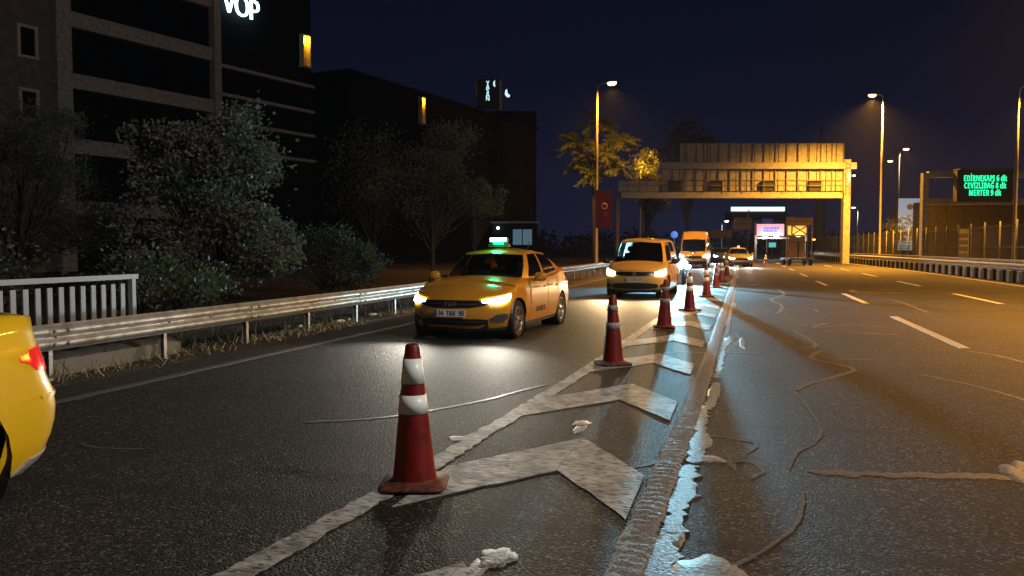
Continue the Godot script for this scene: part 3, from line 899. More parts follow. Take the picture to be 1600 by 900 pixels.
	var seals := [
		[[[1.12, 12.58], [0.92, 11.67], [1.3, 10.98], [1.29, 10.59], [1.01, 10.01], [0.71, 9.46], [0.54, 9.0]], 0.1],
		[[[0.54, 9.0], [0.6, 8.22], [0.64, 7.53], [0.64, 7.09], [0.55, 6.61], [0.41, 6.3], [0.35, 5.97], [0.33, 5.79]], 0.035],
		[[[0.38, 5.26], [0.34, 4.85], [0.29, 4.59], [0.16, 4.26], [0.02, 3.99], [-0.12, 3.79]], 0.03],
		[[[-1.08, 11.74], [-0.33, 11.95], [0.3, 11.98]], 0.11],
		[[[-0.95, 5.4], [-0.71, 5.52], [-0.48, 5.81], [-0.2, 5.91], [-0.07, 5.85], [-0.02, 5.64]], 0.06],
		[[[-0.07, 5.85], [0.08, 5.9], [0.15, 5.69], [0.07, 5.46]], 0.05],
		[[[-0.34, 6.56], [-0.18, 6.63], [0.08, 6.52], [0.12, 6.39], [0.05, 6.14]], 0.045],
		[[[0.43, 5.77], [0.6, 5.77], [1.0, 5.82], [1.39, 5.9], [2.3, 6.03], [3.1, 6.1]], 0.15],
		[[[-0.09, 14.82], [-0.02, 13.8], [-0.08, 13.14], [0.07, 12.51]], 0.09],
		[[[1.23, 30.56], [1.29, 27.3], [0.81, 24.53], [0.99, 21.93], [0.78, 19.37]], 0.12],
		[[[0.95, 16.31], [1.6, 17.17], [1.28, 16.15], [2.09, 16.9], [2.66, 16.6]], 0.1],
		[[[1.29, 15.55], [1.85, 15.36], [2.66, 15.26]], 0.13],
		[[[-0.33, 24.21], [0.56, 25.07], [1.38, 25.3]], 0.14],
		[[[0.9, 15.44], [1.04, 14.29], [1.1, 13.21], [0.84, 12.73]], 0.07],
		[[[1.03, 11.7], [1.7, 11.7]], 0.09],
		[[[-0.25, 18.71], [0.37, 19.25]], 0.14],
		[[[3.69, 30.8], [3.79, 29.15], [5.34, 29.19]], 0.22],
		[[[3.72, 25.35], [4.15, 24.89], [4.13, 20.68]], 0.1],
		[[[3.14, 13.15], [3.42, 12.64], [3.55, 12.03], [3.7, 11.0]], 0.08],
		[[[2.0, 10.6], [2.4, 9.9], [2.65, 9.2], [2.7, 8.8]], 0.05],
		[[[0.7, 21.0], [1.6, 21.1], [1.7, 20.2]], 0.12],
		[[[-0.2, 29.0], [0.9, 29.6]], 0.16],
		[[[-0.1, 34.0], [1.4, 34.3]], 0.2],
		[[[-4.9, 5.1], [-4.6, 5.0], [-4.2, 5.08]], 0.03],
	]
	for e in seals: obj("crack_seal", ribbon(e[0], e[1] * 0.8, 0.0016, 0.9, 0.04), M.seal, road)
	obj("crack_seal", ribbon([[-3.6, 6.2], [-3.12, 6.48], [-2.86, 6.78], [-2.63, 7.15], [-2.4, 7.61], [-2.22, 8.15], [-2.02, 8.66]], 0.05, 0.005, 0.4, 0.05), M.smear, road)

func ribbed_line(road: Node3D) -> void:
	# raised rib line: a rounded hump crossed by close, uneven ribs
	var st := begin(true)
	var n := FastNoiseLite.new()
	n.seed = 5
	n.frequency = 1.0
	var d := 2.2
	var prev := []
	var phase := 0.0
	while d < 75.0:
		var step := 0.016 if d < 11 else (0.05 if d < 28 else 0.4)
		var cx: float = lut([[2.0, -0.52], [4.0, -0.50], [9.0, -0.425], [17.0, -0.395], [30.0, -0.36], [75.0, -0.3]], d)
		var hw := 0.098 + 0.02 * n.get_noise_1d(d * 3.1) + 0.014 * n.get_noise_1d(d * 17)
		phase += step / (0.095 + 0.06 * n.get_noise_1d(d * 5 + 400))
		var row := []
		for k in 11:
			var s := -1.0 + 0.2 * k
			var wob := 0.35 * n.get_noise_2d(s * 0.8 + 3, d * 2.2)
			var rib := absf(sin(PI * (phase + wob + 0.12 * s)))
			var top := 0.021 * sqrt(maxf(0.0, 1.0 - s * s)) * (1.0 + 0.3 * n.get_noise_1d(d * 1.3))
			row.append(Vector3(cx + s * hw + (0.006 * rib if absf(s) > 0.7 else 0.0), -0.004 + top * (0.66 + 0.3 * rib * (0.5 + 0.9 * absf(n.get_noise_1d(d * 2.7 + 90)))) + 0.004 * n.get_noise_2d(s * 2.0, d * 6.0) + 0.004 * n.get_noise_2d(s * 6, d * 30), -d))
		if prev.size():
			for k in 10: quad(st, prev[k], row[k], row[k + 1], prev[k + 1])
		prev = row
		d += step
	obj("rib_line", st, M.rib, road)

# ---------------------------------------------------------------- cones
func cone_meshes() -> Dictionary:
	var base := begin(true)
	# square foot with rounded corners and a raised skirt
	var prof := [[0.0, 0.185, 0.012], [0.0, 0.205, 0.018], [0.0, 0.205, 0.034], [0.0, 0.19, 0.044], [0.0, 0.152, 0.05], [0.0, 0.138, 0.062]]
	var rings := []
	for p in prof:
		var ring := []
		for k in 40:
			var q := TAU * k / 40
			var c := cos(q)
			var s := sin(q)
			var e := 8.0 if p[1] > 0.16 else 2.0
			var r: float = p[1] / pow(pow(absf(c), e) + pow(absf(s), e), 1.0 / e)
			ring.append(Vector3(c * r, p[2], s * r))
		rings.append(ring)
	for i in rings.size() - 1:
		for k in 40: quad(base, rings[i][k], rings[i][(k + 1) % 40], rings[i + 1][(k + 1) % 40], rings[i + 1][k])
	base.set_smooth_group(0xFFFFFFFF)
	for sx in [-1, 1]:
		for sz in [-1, 1]: box(base, Vector3(0.16 * sx, 0.008, 0.16 * sz), Vector3(0.05, 0.016, 0.05))
	var body := begin(true)
	lathe(body, [Vector2(0.137, 0.058), Vector2(0.128, 0.12), Vector2(0.092, 0.46), Vector2(0.052, 0.83), Vector2(0.049, 0.84), Vector2(0.044, 0.885), Vector2(0.038, 0.897), Vector2(0.026, 0.9), Vector2(0.024, 0.88)], 36)
	var rad := func(y: float) -> float: return lerpf(0.128, 0.052, (y - 0.12) / 0.71)
	var collars := []
	for c in [[0.655, 0.81], [0.47, 0.585], [0.69, 0.765], [0.46, 0.545]]:
		var st := begin(true)
		lathe(st, [Vector2(rad.call(c[0]) + 0.0005, c[0]), Vector2(rad.call(c[0]) + 0.004, c[0]), Vector2(rad.call(c[1]) + 0.004, c[1]), Vector2(rad.call(c[1]) + 0.0005, c[1])], 36)
		collars.append(mesh_of(st))
	# torn flap below the upper collar
	return {"base": mesh_of(base), "body": mesh_of(body), "collars": collars}

func traffic_cone(C: Dictionary, at: Vector3, turn: float, label: String, body_mat: Material, base_mat: Material, tilt := 0.0, size := 1.0, grubby := false) -> void:
	var t := thing("traffic_cone", label, "traffic cone", at, turn, "traffic cones along the hatched strip")
	t.rotation.z = tilt
	t.scale = Vector3.ONE * size
	put("base", C.base, base_mat, t)
	put("cone_body", C.body, body_mat, t)
	for k in 2: put("reflective_collar", C.collars[k + (2 if grubby else 0)], M.collar_grubby if grubby else M.collar, t)

# ---------------------------------------------------------------- lamps, barriers
func street_lamp(label: String, at: Vector3, height: float, arm: Vector3, bulb: Material, color: Color, energy: float, cutoff := 0.0, group := "street lamps") -> Node3D:
	var t := thing("street_lamp", label, "street lamp", at, 0, group)
	var po := begin(true)
	tube(po, [Vector3(0, 0, 0), Vector3(0, 0.5, 0), Vector3(0, 0.52, 0), Vector3(0, height * 0.6, 0), Vector3(0, height, 0)], [0.13, 0.13, 0.1, 0.085, 0.06], 12)
	obj("pole", po, M.pole, t)
	var ar := begin(true)
	var tip := Vector3(0, height, 0) + arm
	tube(ar, [Vector3(0, height - 0.15, 0), Vector3(0, height + 0.02, 0) + arm * 0.12, Vector3(0, height + 0.1, 0) + arm * 0.5, tip], [0.05, 0.045, 0.04, 0.035], 8)
	obj("arm", ar, M.pole, t)
	var d := arm.normalized()
	var yaw := atan2(-d.z, d.x)
	var hd := begin(true)
	lathe(hd, [Vector2(0.0, 0.11), Vector2(0.12, 0.1), Vector2(0.2, 0.05), Vector2(0.22, 0.0), Vector2(0.2, -0.015)], 16, Transform3D(Basis.from_euler(Vector3(0, yaw, 0)) * Basis(Vector3(1.7, 0, 0), Vector3(0, 1, 0), Vector3(0, 0, 0.8)), tip + d * 0.25))
	var head := obj("lamp_head", hd, M.dull_steel, t)
	var gl := begin(true)
	lathe(gl, [Vector2(0.2, -0.012), Vector2(0.2, -0.12), Vector2(0.13, -0.2), Vector2(0.0, -0.22)], 14, Transform3D(Basis.from_euler(Vector3(0, yaw, 0)) * Basis(Vector3(1.55, 0, 0), Vector3(0, 1, 0), Vector3(0, 0, 0.78)), tip + d * 0.25))
	obj("lamp_glass", gl, bulb, head)
	var l: Light3D
	if cutoff > 0:
		# shielded head: the light leaves within this angle of straight down
		l = SpotLight3D.new()
		l.spot_angle = cutoff
		l.spot_angle_attenuation = 1.0
		l.spot_range = 200
		l.spot_attenuation = 2.0
		l.rotation.x = -PI / 2
	else:
		l = OmniLight3D.new()
		l.omni_range = 200
		l.omni_attenuation = 2.0
	l.name = "lamp_light"
	l.position = tip + d * 0.25 + Vector3(0, -0.36, 0)
	l.light_color = color
	l.light_energy = energy
	l.light_size = 0.12
	l.shadow_enabled = true
	t.add_child(l, true)
	return t

func w_beam(st: SurfaceTool, a: Vector3, b: Vector3, y0: float, h: float, proud: float) -> void:
	# pressed W profile between two plan points; proud points to +x side
	var prof := [[0.0, 0.0], [0.06, 0.014], [0.13, 0.05], [0.2, 0.078], [0.3, 0.082], [0.37, 0.07], [0.44, 0.02], [0.5, 0.006], [0.56, 0.02], [0.63, 0.07], [0.7, 0.082], [0.8, 0.078], [0.87, 0.05], [0.94, 0.014], [1.0, 0.0]]
	for i in prof.size() - 1:
		var p0 := Vector3(prof[i][1] * proud, y0 + prof[i][0] * h, 0)
		var p1 := Vector3(prof[i + 1][1] * proud, y0 + prof[i + 1][0] * h, 0)
		quad(st, a + p0, a + p1, b + p1, b + p0)
		var back := Vector3(-0.004 * proud, 0, 0)
		quad(st, a + p0 + back, b + p0 + back, b + p1 + back, a + p1 + back)

func guard_rail() -> void:
	var t := thing("guard_rail", "galvanised steel crash barrier of pressed beams on short posts along the verge", "crash barrier", Vector3.ZERO)
	var x_at := func(d: float) -> float: return lut([[0.0, -7.72], [20.0, -7.68], [45.0, -7.85], [80.0, -8.3]], d)
	var post := begin()
	box(post, Vector3(-0.05, 0.2, 0), Vector3(0.09, 0.74, 0.012))
	box(post, Vector3(-0.012, 0.2, 0.028), Vector3(0.012, 0.74, 0.045))
	box(post, Vector3(-0.09, 0.2, 0.028), Vector3(0.012, 0.74, 0.045))
	var post_mesh := mesh_of(post)
	var spacer := begin()
	box(spacer, Vector3.ZERO, Vector3(0.06, 0.16, 0.1))
	var spacer_mesh := mesh_of(spacer)
	var bolt := begin(true)
	lathe(bolt, [Vector2(0.022, 0), Vector2(0.02, 0.012), Vector2(0, 0.016)], 8, Transform3D(Basis(Vector3(0, 1, 0), Vector3(1, 0, 0), Vector3(0, 0, 1)), Vector3.ZERO))
	var bolt_mesh := mesh_of(bolt)
	var d0 := 7.72 - 3.92 * 3
	while d0 < 72:
		var a := Vector3(x_at.call(d0), 0, -d0 + 0.16)
		var b := Vector3(x_at.call(d0 + 3.92), 0, -d0 - 3.92)
		var st := begin(true)
		w_beam(st, a + Vector3(0.004, 0, 0), b, 0.30, 0.31, 1.0)
		var panel := obj("beam", st, M.galv, t)
		for k in 2:
			var dp := d0 + 1.96 * k
			var xx: float = x_at.call(dp)
			put("post", post_mesh, M.galv, t, Vector3(xx - 0.03, 0, -dp + 0.02))
			put("spacer", spacer_mesh, M.galv, t, Vector3(xx - 0.02, 0.455, -dp))
			if dp < 22:
				put("bolt", bolt_mesh, M.dull_steel, panel, Vector3(xx + 0.01, 0.455, -dp + 0.01))
				if k == 0:
					for e in [[0.1, 0.075], [-0.1, 0.075], [0.1, -0.08], [-0.1, -0.08]]:
						put("bolt", bolt_mesh, M.dull_steel, panel, Vector3(xx + 0.082, 0.455 + e[1], -dp + e[0]))
				else:
					put("bolt", bolt_mesh, M.dull_steel, panel, Vector3(xx + 0.01, 0.455, -dp - 0.9))
		d0 += 3.92

func median_barrier() -> void:
	var t := thing("median_barrier", "long grey steel barrier on close-set posts blackened as silhouettes, over a plinth coloured as if lit", "crash barrier", Vector3.ZERO)
	var x_at := func(d: float) -> float: return lut([[0.0, 11.5], [38.0, 11.2], [54.0, 10.75], [74.0, 9.9], [102.0, 8.75], [150.0, 8.0]], d)
	var post := begin()
	box(post, Vector3(0, 0.2, 0), Vector3(0.14, 0.66, 0.26))
	var post_mesh := mesh_of(post)
	var d := 14.0
	while d < 125:
		put("post", post_mesh, M.post_silhouette, t, Vector3(x_at.call(d), 0, -d))
		d += 1.34
	d = 12.0
	while d < 125:
		var a := Vector3(x_at.call(d), 0, -d)
		var b := Vector3(x_at.call(d + 4.02), 0, -d - 4.0)
		var st := begin(true)
		w_beam(st, a + Vector3(-0.08, 0, 0), b + Vector3(-0.08, 0, 0), 0.5, 0.32, -1.0)
		obj("beam", st, M.galv, t)
		var pl := begin()
		var dirv := (b - a).normalized()
		box(pl, (a + b) * 0.5 + Vector3(0.3, 0.2, 0), Vector3(0.18, 0.52, a.distance_to(b) - 0.02), Basis(Vector3(dirv.z, 0, -dirv.x) * -1.0, Vector3.UP, -dirv))
		obj("plinth_block", pl, M.plinth, t)
		var cap := begin()
		box(cap, (a + b) * 0.5 + Vector3(0.1, 0.9, 0), Vector3(0.32, 0.1, a.distance_to(b) - 0.02), Basis(Vector3(dirv.z, 0, -dirv.x) * -1.0, Vector3.UP, -dirv))
		obj("top_rail", cap, M.dull_steel, t)
		d += 4.02

func mesh_fence() -> void:
	var t := thing("boundary_fence", "tall dark mesh fence with pale round posts behind the median barrier", "fence", Vector3.ZERO)
	var x_at := func(d: float) -> float: return lut([[30.0, 13.8], [60.0, 13.0], [100.0, 11.2], [140.0, 10.4]], d)
	var post := begin(true)
	tube(post, [Vector3.ZERO, Vector3(0, 2.9, 0)], [0.05, 0.05], 8)
	var pm := mesh_of(post)
	var d := 34.0
	while d < 130:
		put("post", pm, M.dull_steel, t, Vector3(x_at.call(d), 0, -d))
		if d < 128:
			var a := Vector3(x_at.call(d), 0, -d)
			var b := Vector3(x_at.call(d + 2.6), 0, -d - 2.6)
			var st := begin()
			for k in range(1, 14):
				var p := a.lerp(b, k / 14.0)
				bar(st, p + Vector3(0, 0.05, 0), p + Vector3(0, 2.7, 0), 0.016, 0.016)
			for y in [0.3, 1.5, 2.6]: bar(st, a + Vector3(0, y, 0), b + Vector3(0, y, 0), 0.025, 0.025)
			obj("mesh_panel", st, M.black, t)
		d += 2.6

func footway_railing() -> void:
	var t := thing("railing", "white painted railing of flat upright bars above a concrete culvert edge", "railing", Vector3(-9.3, 0, -10.85))
	var post := begin()
	box(post, Vector3(0, 0.43, 0), Vector3(0.08, 1.18, 0.08))
	var pm := mesh_of(post)
	put("end_post", pm, M.rail_paint, t)
	put("end_post", pm, M.rail_paint, t, Vector3(0, 0, 6.0))
	var br := begin()
	box(br, Vector3(0, 0.52, 0), Vector3(0.022, 0.82, 0.085))
	var bm := mesh_of(br)
	for k in 29: put("bar", bm, M.rail_paint, t, Vector3(0, 0, 0.21 + 0.2 * k))
	var tr := begin()
	box(tr, Vector3(0, 1.035, 2.94), Vector3(0.07, 0.075, 6.1))
	obj("top_rail", tr, M.rail_paint, t)
	var lr := begin()
	box(lr, Vector3(0, 0.14, 2.94), Vector3(0.05, 0.06, 5.84))
	obj("bottom_rail", lr, M.rail_paint, t)
	var edge := begin(true)
	var pts := []
	var ring := [[-0.45, -0.1], [-0.47, 0.16], [-0.38, 0.24], [0.35, 0.25], [0.46, 0.16], [0.47, -0.1]]
	var prev := []
	for i in 16:
		var z := 0.0 + i * 0.16
		var sh: float = 1.0 if i > 1 else [0.86, 0.97][i]
		var row := []
		for p in ring: row.append(Vector3(p[0] * sh, p[1] * sh + 0.012 * sin(i * 2.3 + p[0] * 5), z))
		if i:
			for k in ring.size() - 1: quad(edge, prev[k], row[k], row[k + 1], prev[k + 1])
		else:
			for k in range(1, ring.size() - 1): tri(edge, row[0], row[k + 1], row[k])
		prev = row
	var cb := put("concrete_block", mesh_of(edge), M.dark_concrete, self, Vector3(-8.42, -0.05, -10.35))
	tag(cb, "low rounded block of dark concrete behind the crash barrier posts", "concrete block")
# ---------------------------------------------------------------- vegetation
func leaf_mesh(points: PackedVector3Array, dirs: PackedVector3Array, size: float, slim: float) -> ArrayMesh:
	# one folded leaf (two faces along a midrib) at every point
	var v := PackedVector3Array()
	var nn := PackedVector3Array()
	var idx := PackedInt32Array()
	for i in points.size():
		var s := size * rng.randf_range(0.6, 1.25)
		var d := (dirs[i] + Vector3(rng.randfn(0, 0.5), rng.randfn(0, 0.5) - 0.25, rng.randfn(0, 0.5))).normalized()
		var side := d.cross(Vector3(rng.randfn(), rng.randfn() + 1.2, rng.randfn())).normalized()
		var up := side.cross(d)
		var p := points[i]
		var a := p - d * s * 0.5
		var b := p + d * s * 0.5 - up * s * 0.12
		var l := p + side * s * slim + up * s * 0.1
		var r := p - side * s * slim + up * s * 0.1
		var n1 := (l - a).cross(b - a).normalized()
		var n2 := (b - a).cross(r - a).normalized()
		var k := v.size()
		v.append_array([a, l, b, a, b, r])
		nn.append_array([-n1, -n1, -n1, -n2, -n2, -n2])
		idx.append_array([k, k + 1, k + 2, k + 3, k + 4, k + 5])
	var arr := []
	arr.resize(Mesh.ARRAY_MAX)
	for i in nn.size(): nn[i] = -nn[i]
	arr[Mesh.ARRAY_VERTEX] = v
	arr[Mesh.ARRAY_NORMAL] = nn
	var rev := PackedInt32Array()
	for i in range(0, idx.size(), 3): rev.append_array([idx[i], idx[i + 2], idx[i + 1]])
	arr[Mesh.ARRAY_INDEX] = rev
	var m := ArrayMesh.new()
	m.add_surface_from_arrays(Mesh.PRIMITIVE_TRIANGLES, arr)
	return m

func tree(called: String, label: String, category: String, at: Vector3, seed_: int, trunk_h: float, trunk_r: float, lobes: Array, clumps: int, leaves: int, size: float, leaf: Material, group := "", slim := 0.34, spread := 0.3) -> void:
	# lobes: [centre (from the base), radii]; clumps sit towards the outside of the lobes, each fed by a limb
	rng.seed = seed_
	var t := thing(called, label, category, at, 0, group)
	var tk := begin(true)
	var top := Vector3(rng.randf_range(-0.15, 0.15), trunk_h, rng.randf_range(-0.15, 0.15))
	if trunk_h > 0.1:
		tube(tk, [Vector3(0, -0.15, 0), Vector3(0, 0.15, 0), top * 0.5 + Vector3(0.06, 0, 0.03), top], [trunk_r * 1.4, trunk_r, trunk_r * 0.8, trunk_r * 0.6], 9)
	var pts := PackedVector3Array()
	var dirs := PackedVector3Array()
	for c in clumps:
		var lobe: Array = lobes[c % lobes.size()]
		var d := Vector3(rng.randfn(), rng.randfn(), rng.randfn()).normalized()
		var centre: Vector3 = lobe[0] + d * lobe[1] * pow(rng.randf(), 0.33) * rng.randf_range(0.75, 1.08)
		var mid: Vector3 = top.lerp(centre, 0.5) + Vector3(rng.randfn(0, 0.12), rng.randf_range(-0.25, 0.1), rng.randfn(0, 0.12))
		tube(tk, [top * rng.randf_range(0.55, 1.0), mid, centre], [trunk_r * 0.26, trunk_r * 0.13, trunk_r * 0.04], 5, false)
		var grow: Vector3 = (centre - Vector3(0, trunk_h * 0.6, 0)).normalized()
		var cs: float = spread * lobe[1].length() / 1.7 * rng.randf_range(0.6, 1.25)
		for k in int(leaves / float(clumps)):
			var o := Vector3(rng.randfn(), rng.randfn() * 0.75, rng.randfn()) * cs * 0.62
			pts.append(centre + o)
			dirs.append((grow + o.normalized() * 0.9).normalized())
	obj("trunk", tk, M.bark, t)
	put("crown", leaf_mesh(pts, dirs, size, slim), leaf, t)

func tufted_pine(label: String, at: Vector3, tufts: Array, leaf: Material, n_each: int) -> void:
	# open crown of layered sprays on bent limbs
	rng.seed = 909
	var t := thing("pine_tree", label, "tree", at)
	var tk := begin(true)
	tube(tk, [Vector3(0, -0.1, 0), Vector3(0.1, 3, 0.1), Vector3(-0.1, 7, 0), Vector3(0.15, 10.8, 0)], [0.22, 0.18, 0.13, 0.04], 9)
	var pts := PackedVector3Array()
	var dirs := PackedVector3Array()
	for f in tufts:
		var c: Vector3 = f[0]
		tube(tk, [Vector3(0, c.y - 1.2, 0), Vector3(c.x * 0.5, c.y - 0.7, c.z * 0.5), c], [0.08, 0.06, 0.02], 6, false)
		for b in 26:
			var q := rng.randf() * TAU
			var reach: float = f[1] * rng.randf_range(0.5, 1.15)
			var tip := c + Vector3(cos(q) * reach, rng.randf_range(-0.7, 0.7) * f[1], sin(q) * reach)
			var mid := c.lerp(tip, 0.5) + Vector3(0, 0.12, 0)
			tube(tk, [c, mid, tip], [0.02, 0.014, 0.006], 4, false)
			for k in n_each:
				var s := rng.randf_range(0.35, 1.05)
				pts.append(c.lerp(mid, s * 2) if s < 0.5 else mid.lerp(tip, s * 2 - 1))
				var o := Vector3(rng.randfn(), rng.randfn() * 0.6, rng.randfn())
				pts[-1] += o * 0.08
				dirs.append((tip - c).normalized() + o * 0.5)
	obj("trunk", tk, M.bark, t)
	put("crown", leaf_mesh(pts, dirs, 0.24, 0.07), leaf, t)

func verge_growth() -> void:
	rng.seed = 41
	for kind in 2:
		var st := begin()
		for k in 900 if kind == 0 else 700:
			var d := rng.randf_range(7.4, 26.0)
			var x := -7.62 + rng.randfn(0, 0.22) if kind == 0 else -8.3 + rng.randfn(0, 0.4)
			if FastNoiseLite.new().get_noise_1d(d * 90.0) < -0.12: continue
			var h := rng.randf_range(0.05, 0.17) if kind == 0 else rng.randf_range(0.08, 0.3)
			var lean := Vector3(rng.randfn(0, 1), 0, rng.randfn(0, 1)) * h * (1.5 if kind == 0 else 0.6)
			var a := Vector3(x, -0.05, -d)
			var w := Vector3(rng.randf_range(-1, 1), 0, rng.randf_range(-1, 1)).normalized() * 0.008
			var m := a + lean * 0.5 + Vector3(0, h * 0.75, 0)
			quad(st, a - w, a + w, m + w * 0.8, m - w * 0.8)
			tri(st, m - w * 0.8, m + w * 0.8, a + lean + Vector3(0, h * (0.5 if kind == 0 else 1.0), 0))
		var o := obj("dry_grass" if kind == 0 else "weeds", st, M.straw if kind == 0 else M.weed, self)
		tag(o, "flattened straw and dry grass along the foot of the crash barrier" if kind == 0 else "low green weeds growing behind the crash barrier", "grass", "", "stuff")

func litter() -> void:
	var spots := [[-8.51, 13.9, 0.4], [-8.18, 14.0, 1.9], [-7.99, 15.7, 2.6], [-8.11, 16.9, 0.9], [-8.01, 15.2, 1.2]]
	for s in spots:
		var st := begin(true)
		lathe(st, [Vector2(0, 0), Vector2(0.03, 0.004), Vector2(0.034, 0.03), Vector2(0.031, 0.08), Vector2(0.034, 0.13), Vector2(0.03, 0.16), Vector2(0.013, 0.2), Vector2(0.013, 0.215), Vector2(0, 0.216)], 12, Transform3D(Basis.from_euler(Vector3(0, s[2], 0)) * Basis(Vector3(0, 0, 1), Vector3(1, 0, 0), Vector3(0, 1, 0)), Vector3(0, 0.02, 0)))
		var o := put("plastic_bottle", mesh_of(st), M.bottle, self, Vector3(s[0], -0.045, -s[1]))
		tag(o, "discarded clear plastic bottle lying in the weeds behind the crash barrier", "bottle", "bottles littering the verge")

# ---------------------------------------------------------------- buildings
func window_unit(b: Node3D, x: float, y: float, w: float, h: float, z: float, frame: Material) -> void:
	var fr := begin()
	for e in [[Vector3(0, h * 0.5 + 0.08, 0), Vector3(w + 0.36, 0.18, 0.16)], [Vector3(0, -h * 0.5 - 0.1, 0), Vector3(w + 0.42, 0.16, 0.24)], [Vector3(w * 0.5 + 0.09, 0, 0), Vector3(0.18, h, 0.15)], [Vector3(-w * 0.5 - 0.09, 0, 0), Vector3(0.18, h, 0.15)]]:
		box(fr, e[0], e[1])
	var f := obj("window_frame", fr, frame, b, Vector3(x, y, z))
	var pn := begin()
	box(pn, Vector3(0, 0, -0.04), Vector3(w, h, 0.03))
	obj("pane", pn, M.dark_glass, f)

func lit_niche(b: Node3D, x: float, y: float, w: float, h: float, z: float, energy: float) -> void:
	var st := begin()
	box(st, Vector3(-w * 0.5 - 0.04, 0, 0.22), Vector3(0.08, h, 0.44))
	box(st, Vector3(w * 0.5 + 0.04, 0, 0.22), Vector3(0.08, h, 0.44))
	box(st, Vector3(0, h * 0.5 + 0.05, 0.22), Vector3(w + 0.16, 0.1, 0.44))
	box(st, Vector3(0, -h * 0.5 - 0.05, 0.26), Vector3(w + 0.3, 0.1, 0.52))
	box(st, Vector3(0, 0, 0.02), Vector3(w, h, 0.04))
	var n := obj("stair_window", st, M.ochre, b, Vector3(x, y, z))
	var lp := begin(true)
	lathe(lp, [Vector2(0, 0.05), Vector2(0.1, 0.04), Vector2(0.13, -0.02), Vector2(0.07, -0.08), Vector2(0, -0.1)], 10)
	var lamp := obj("wall_lamp", lp, M.bulb_niche, n, Vector3(0, h * 0.5 - 0.16, 0.2))
	var l := OmniLight3D.new()
	l.name = "wall_lamp_light"
	l.position = Vector3(0, -0.15, 0.02)
	l.light_color = Color(1.0, 0.76, 0.2)
	l.light_energy = energy
	l.light_size = 0.06
	l.omni_range = 40
	l.omni_attenuation = 2.0
	l.shadow_enabled = true
	lamp.add_child(l, true)

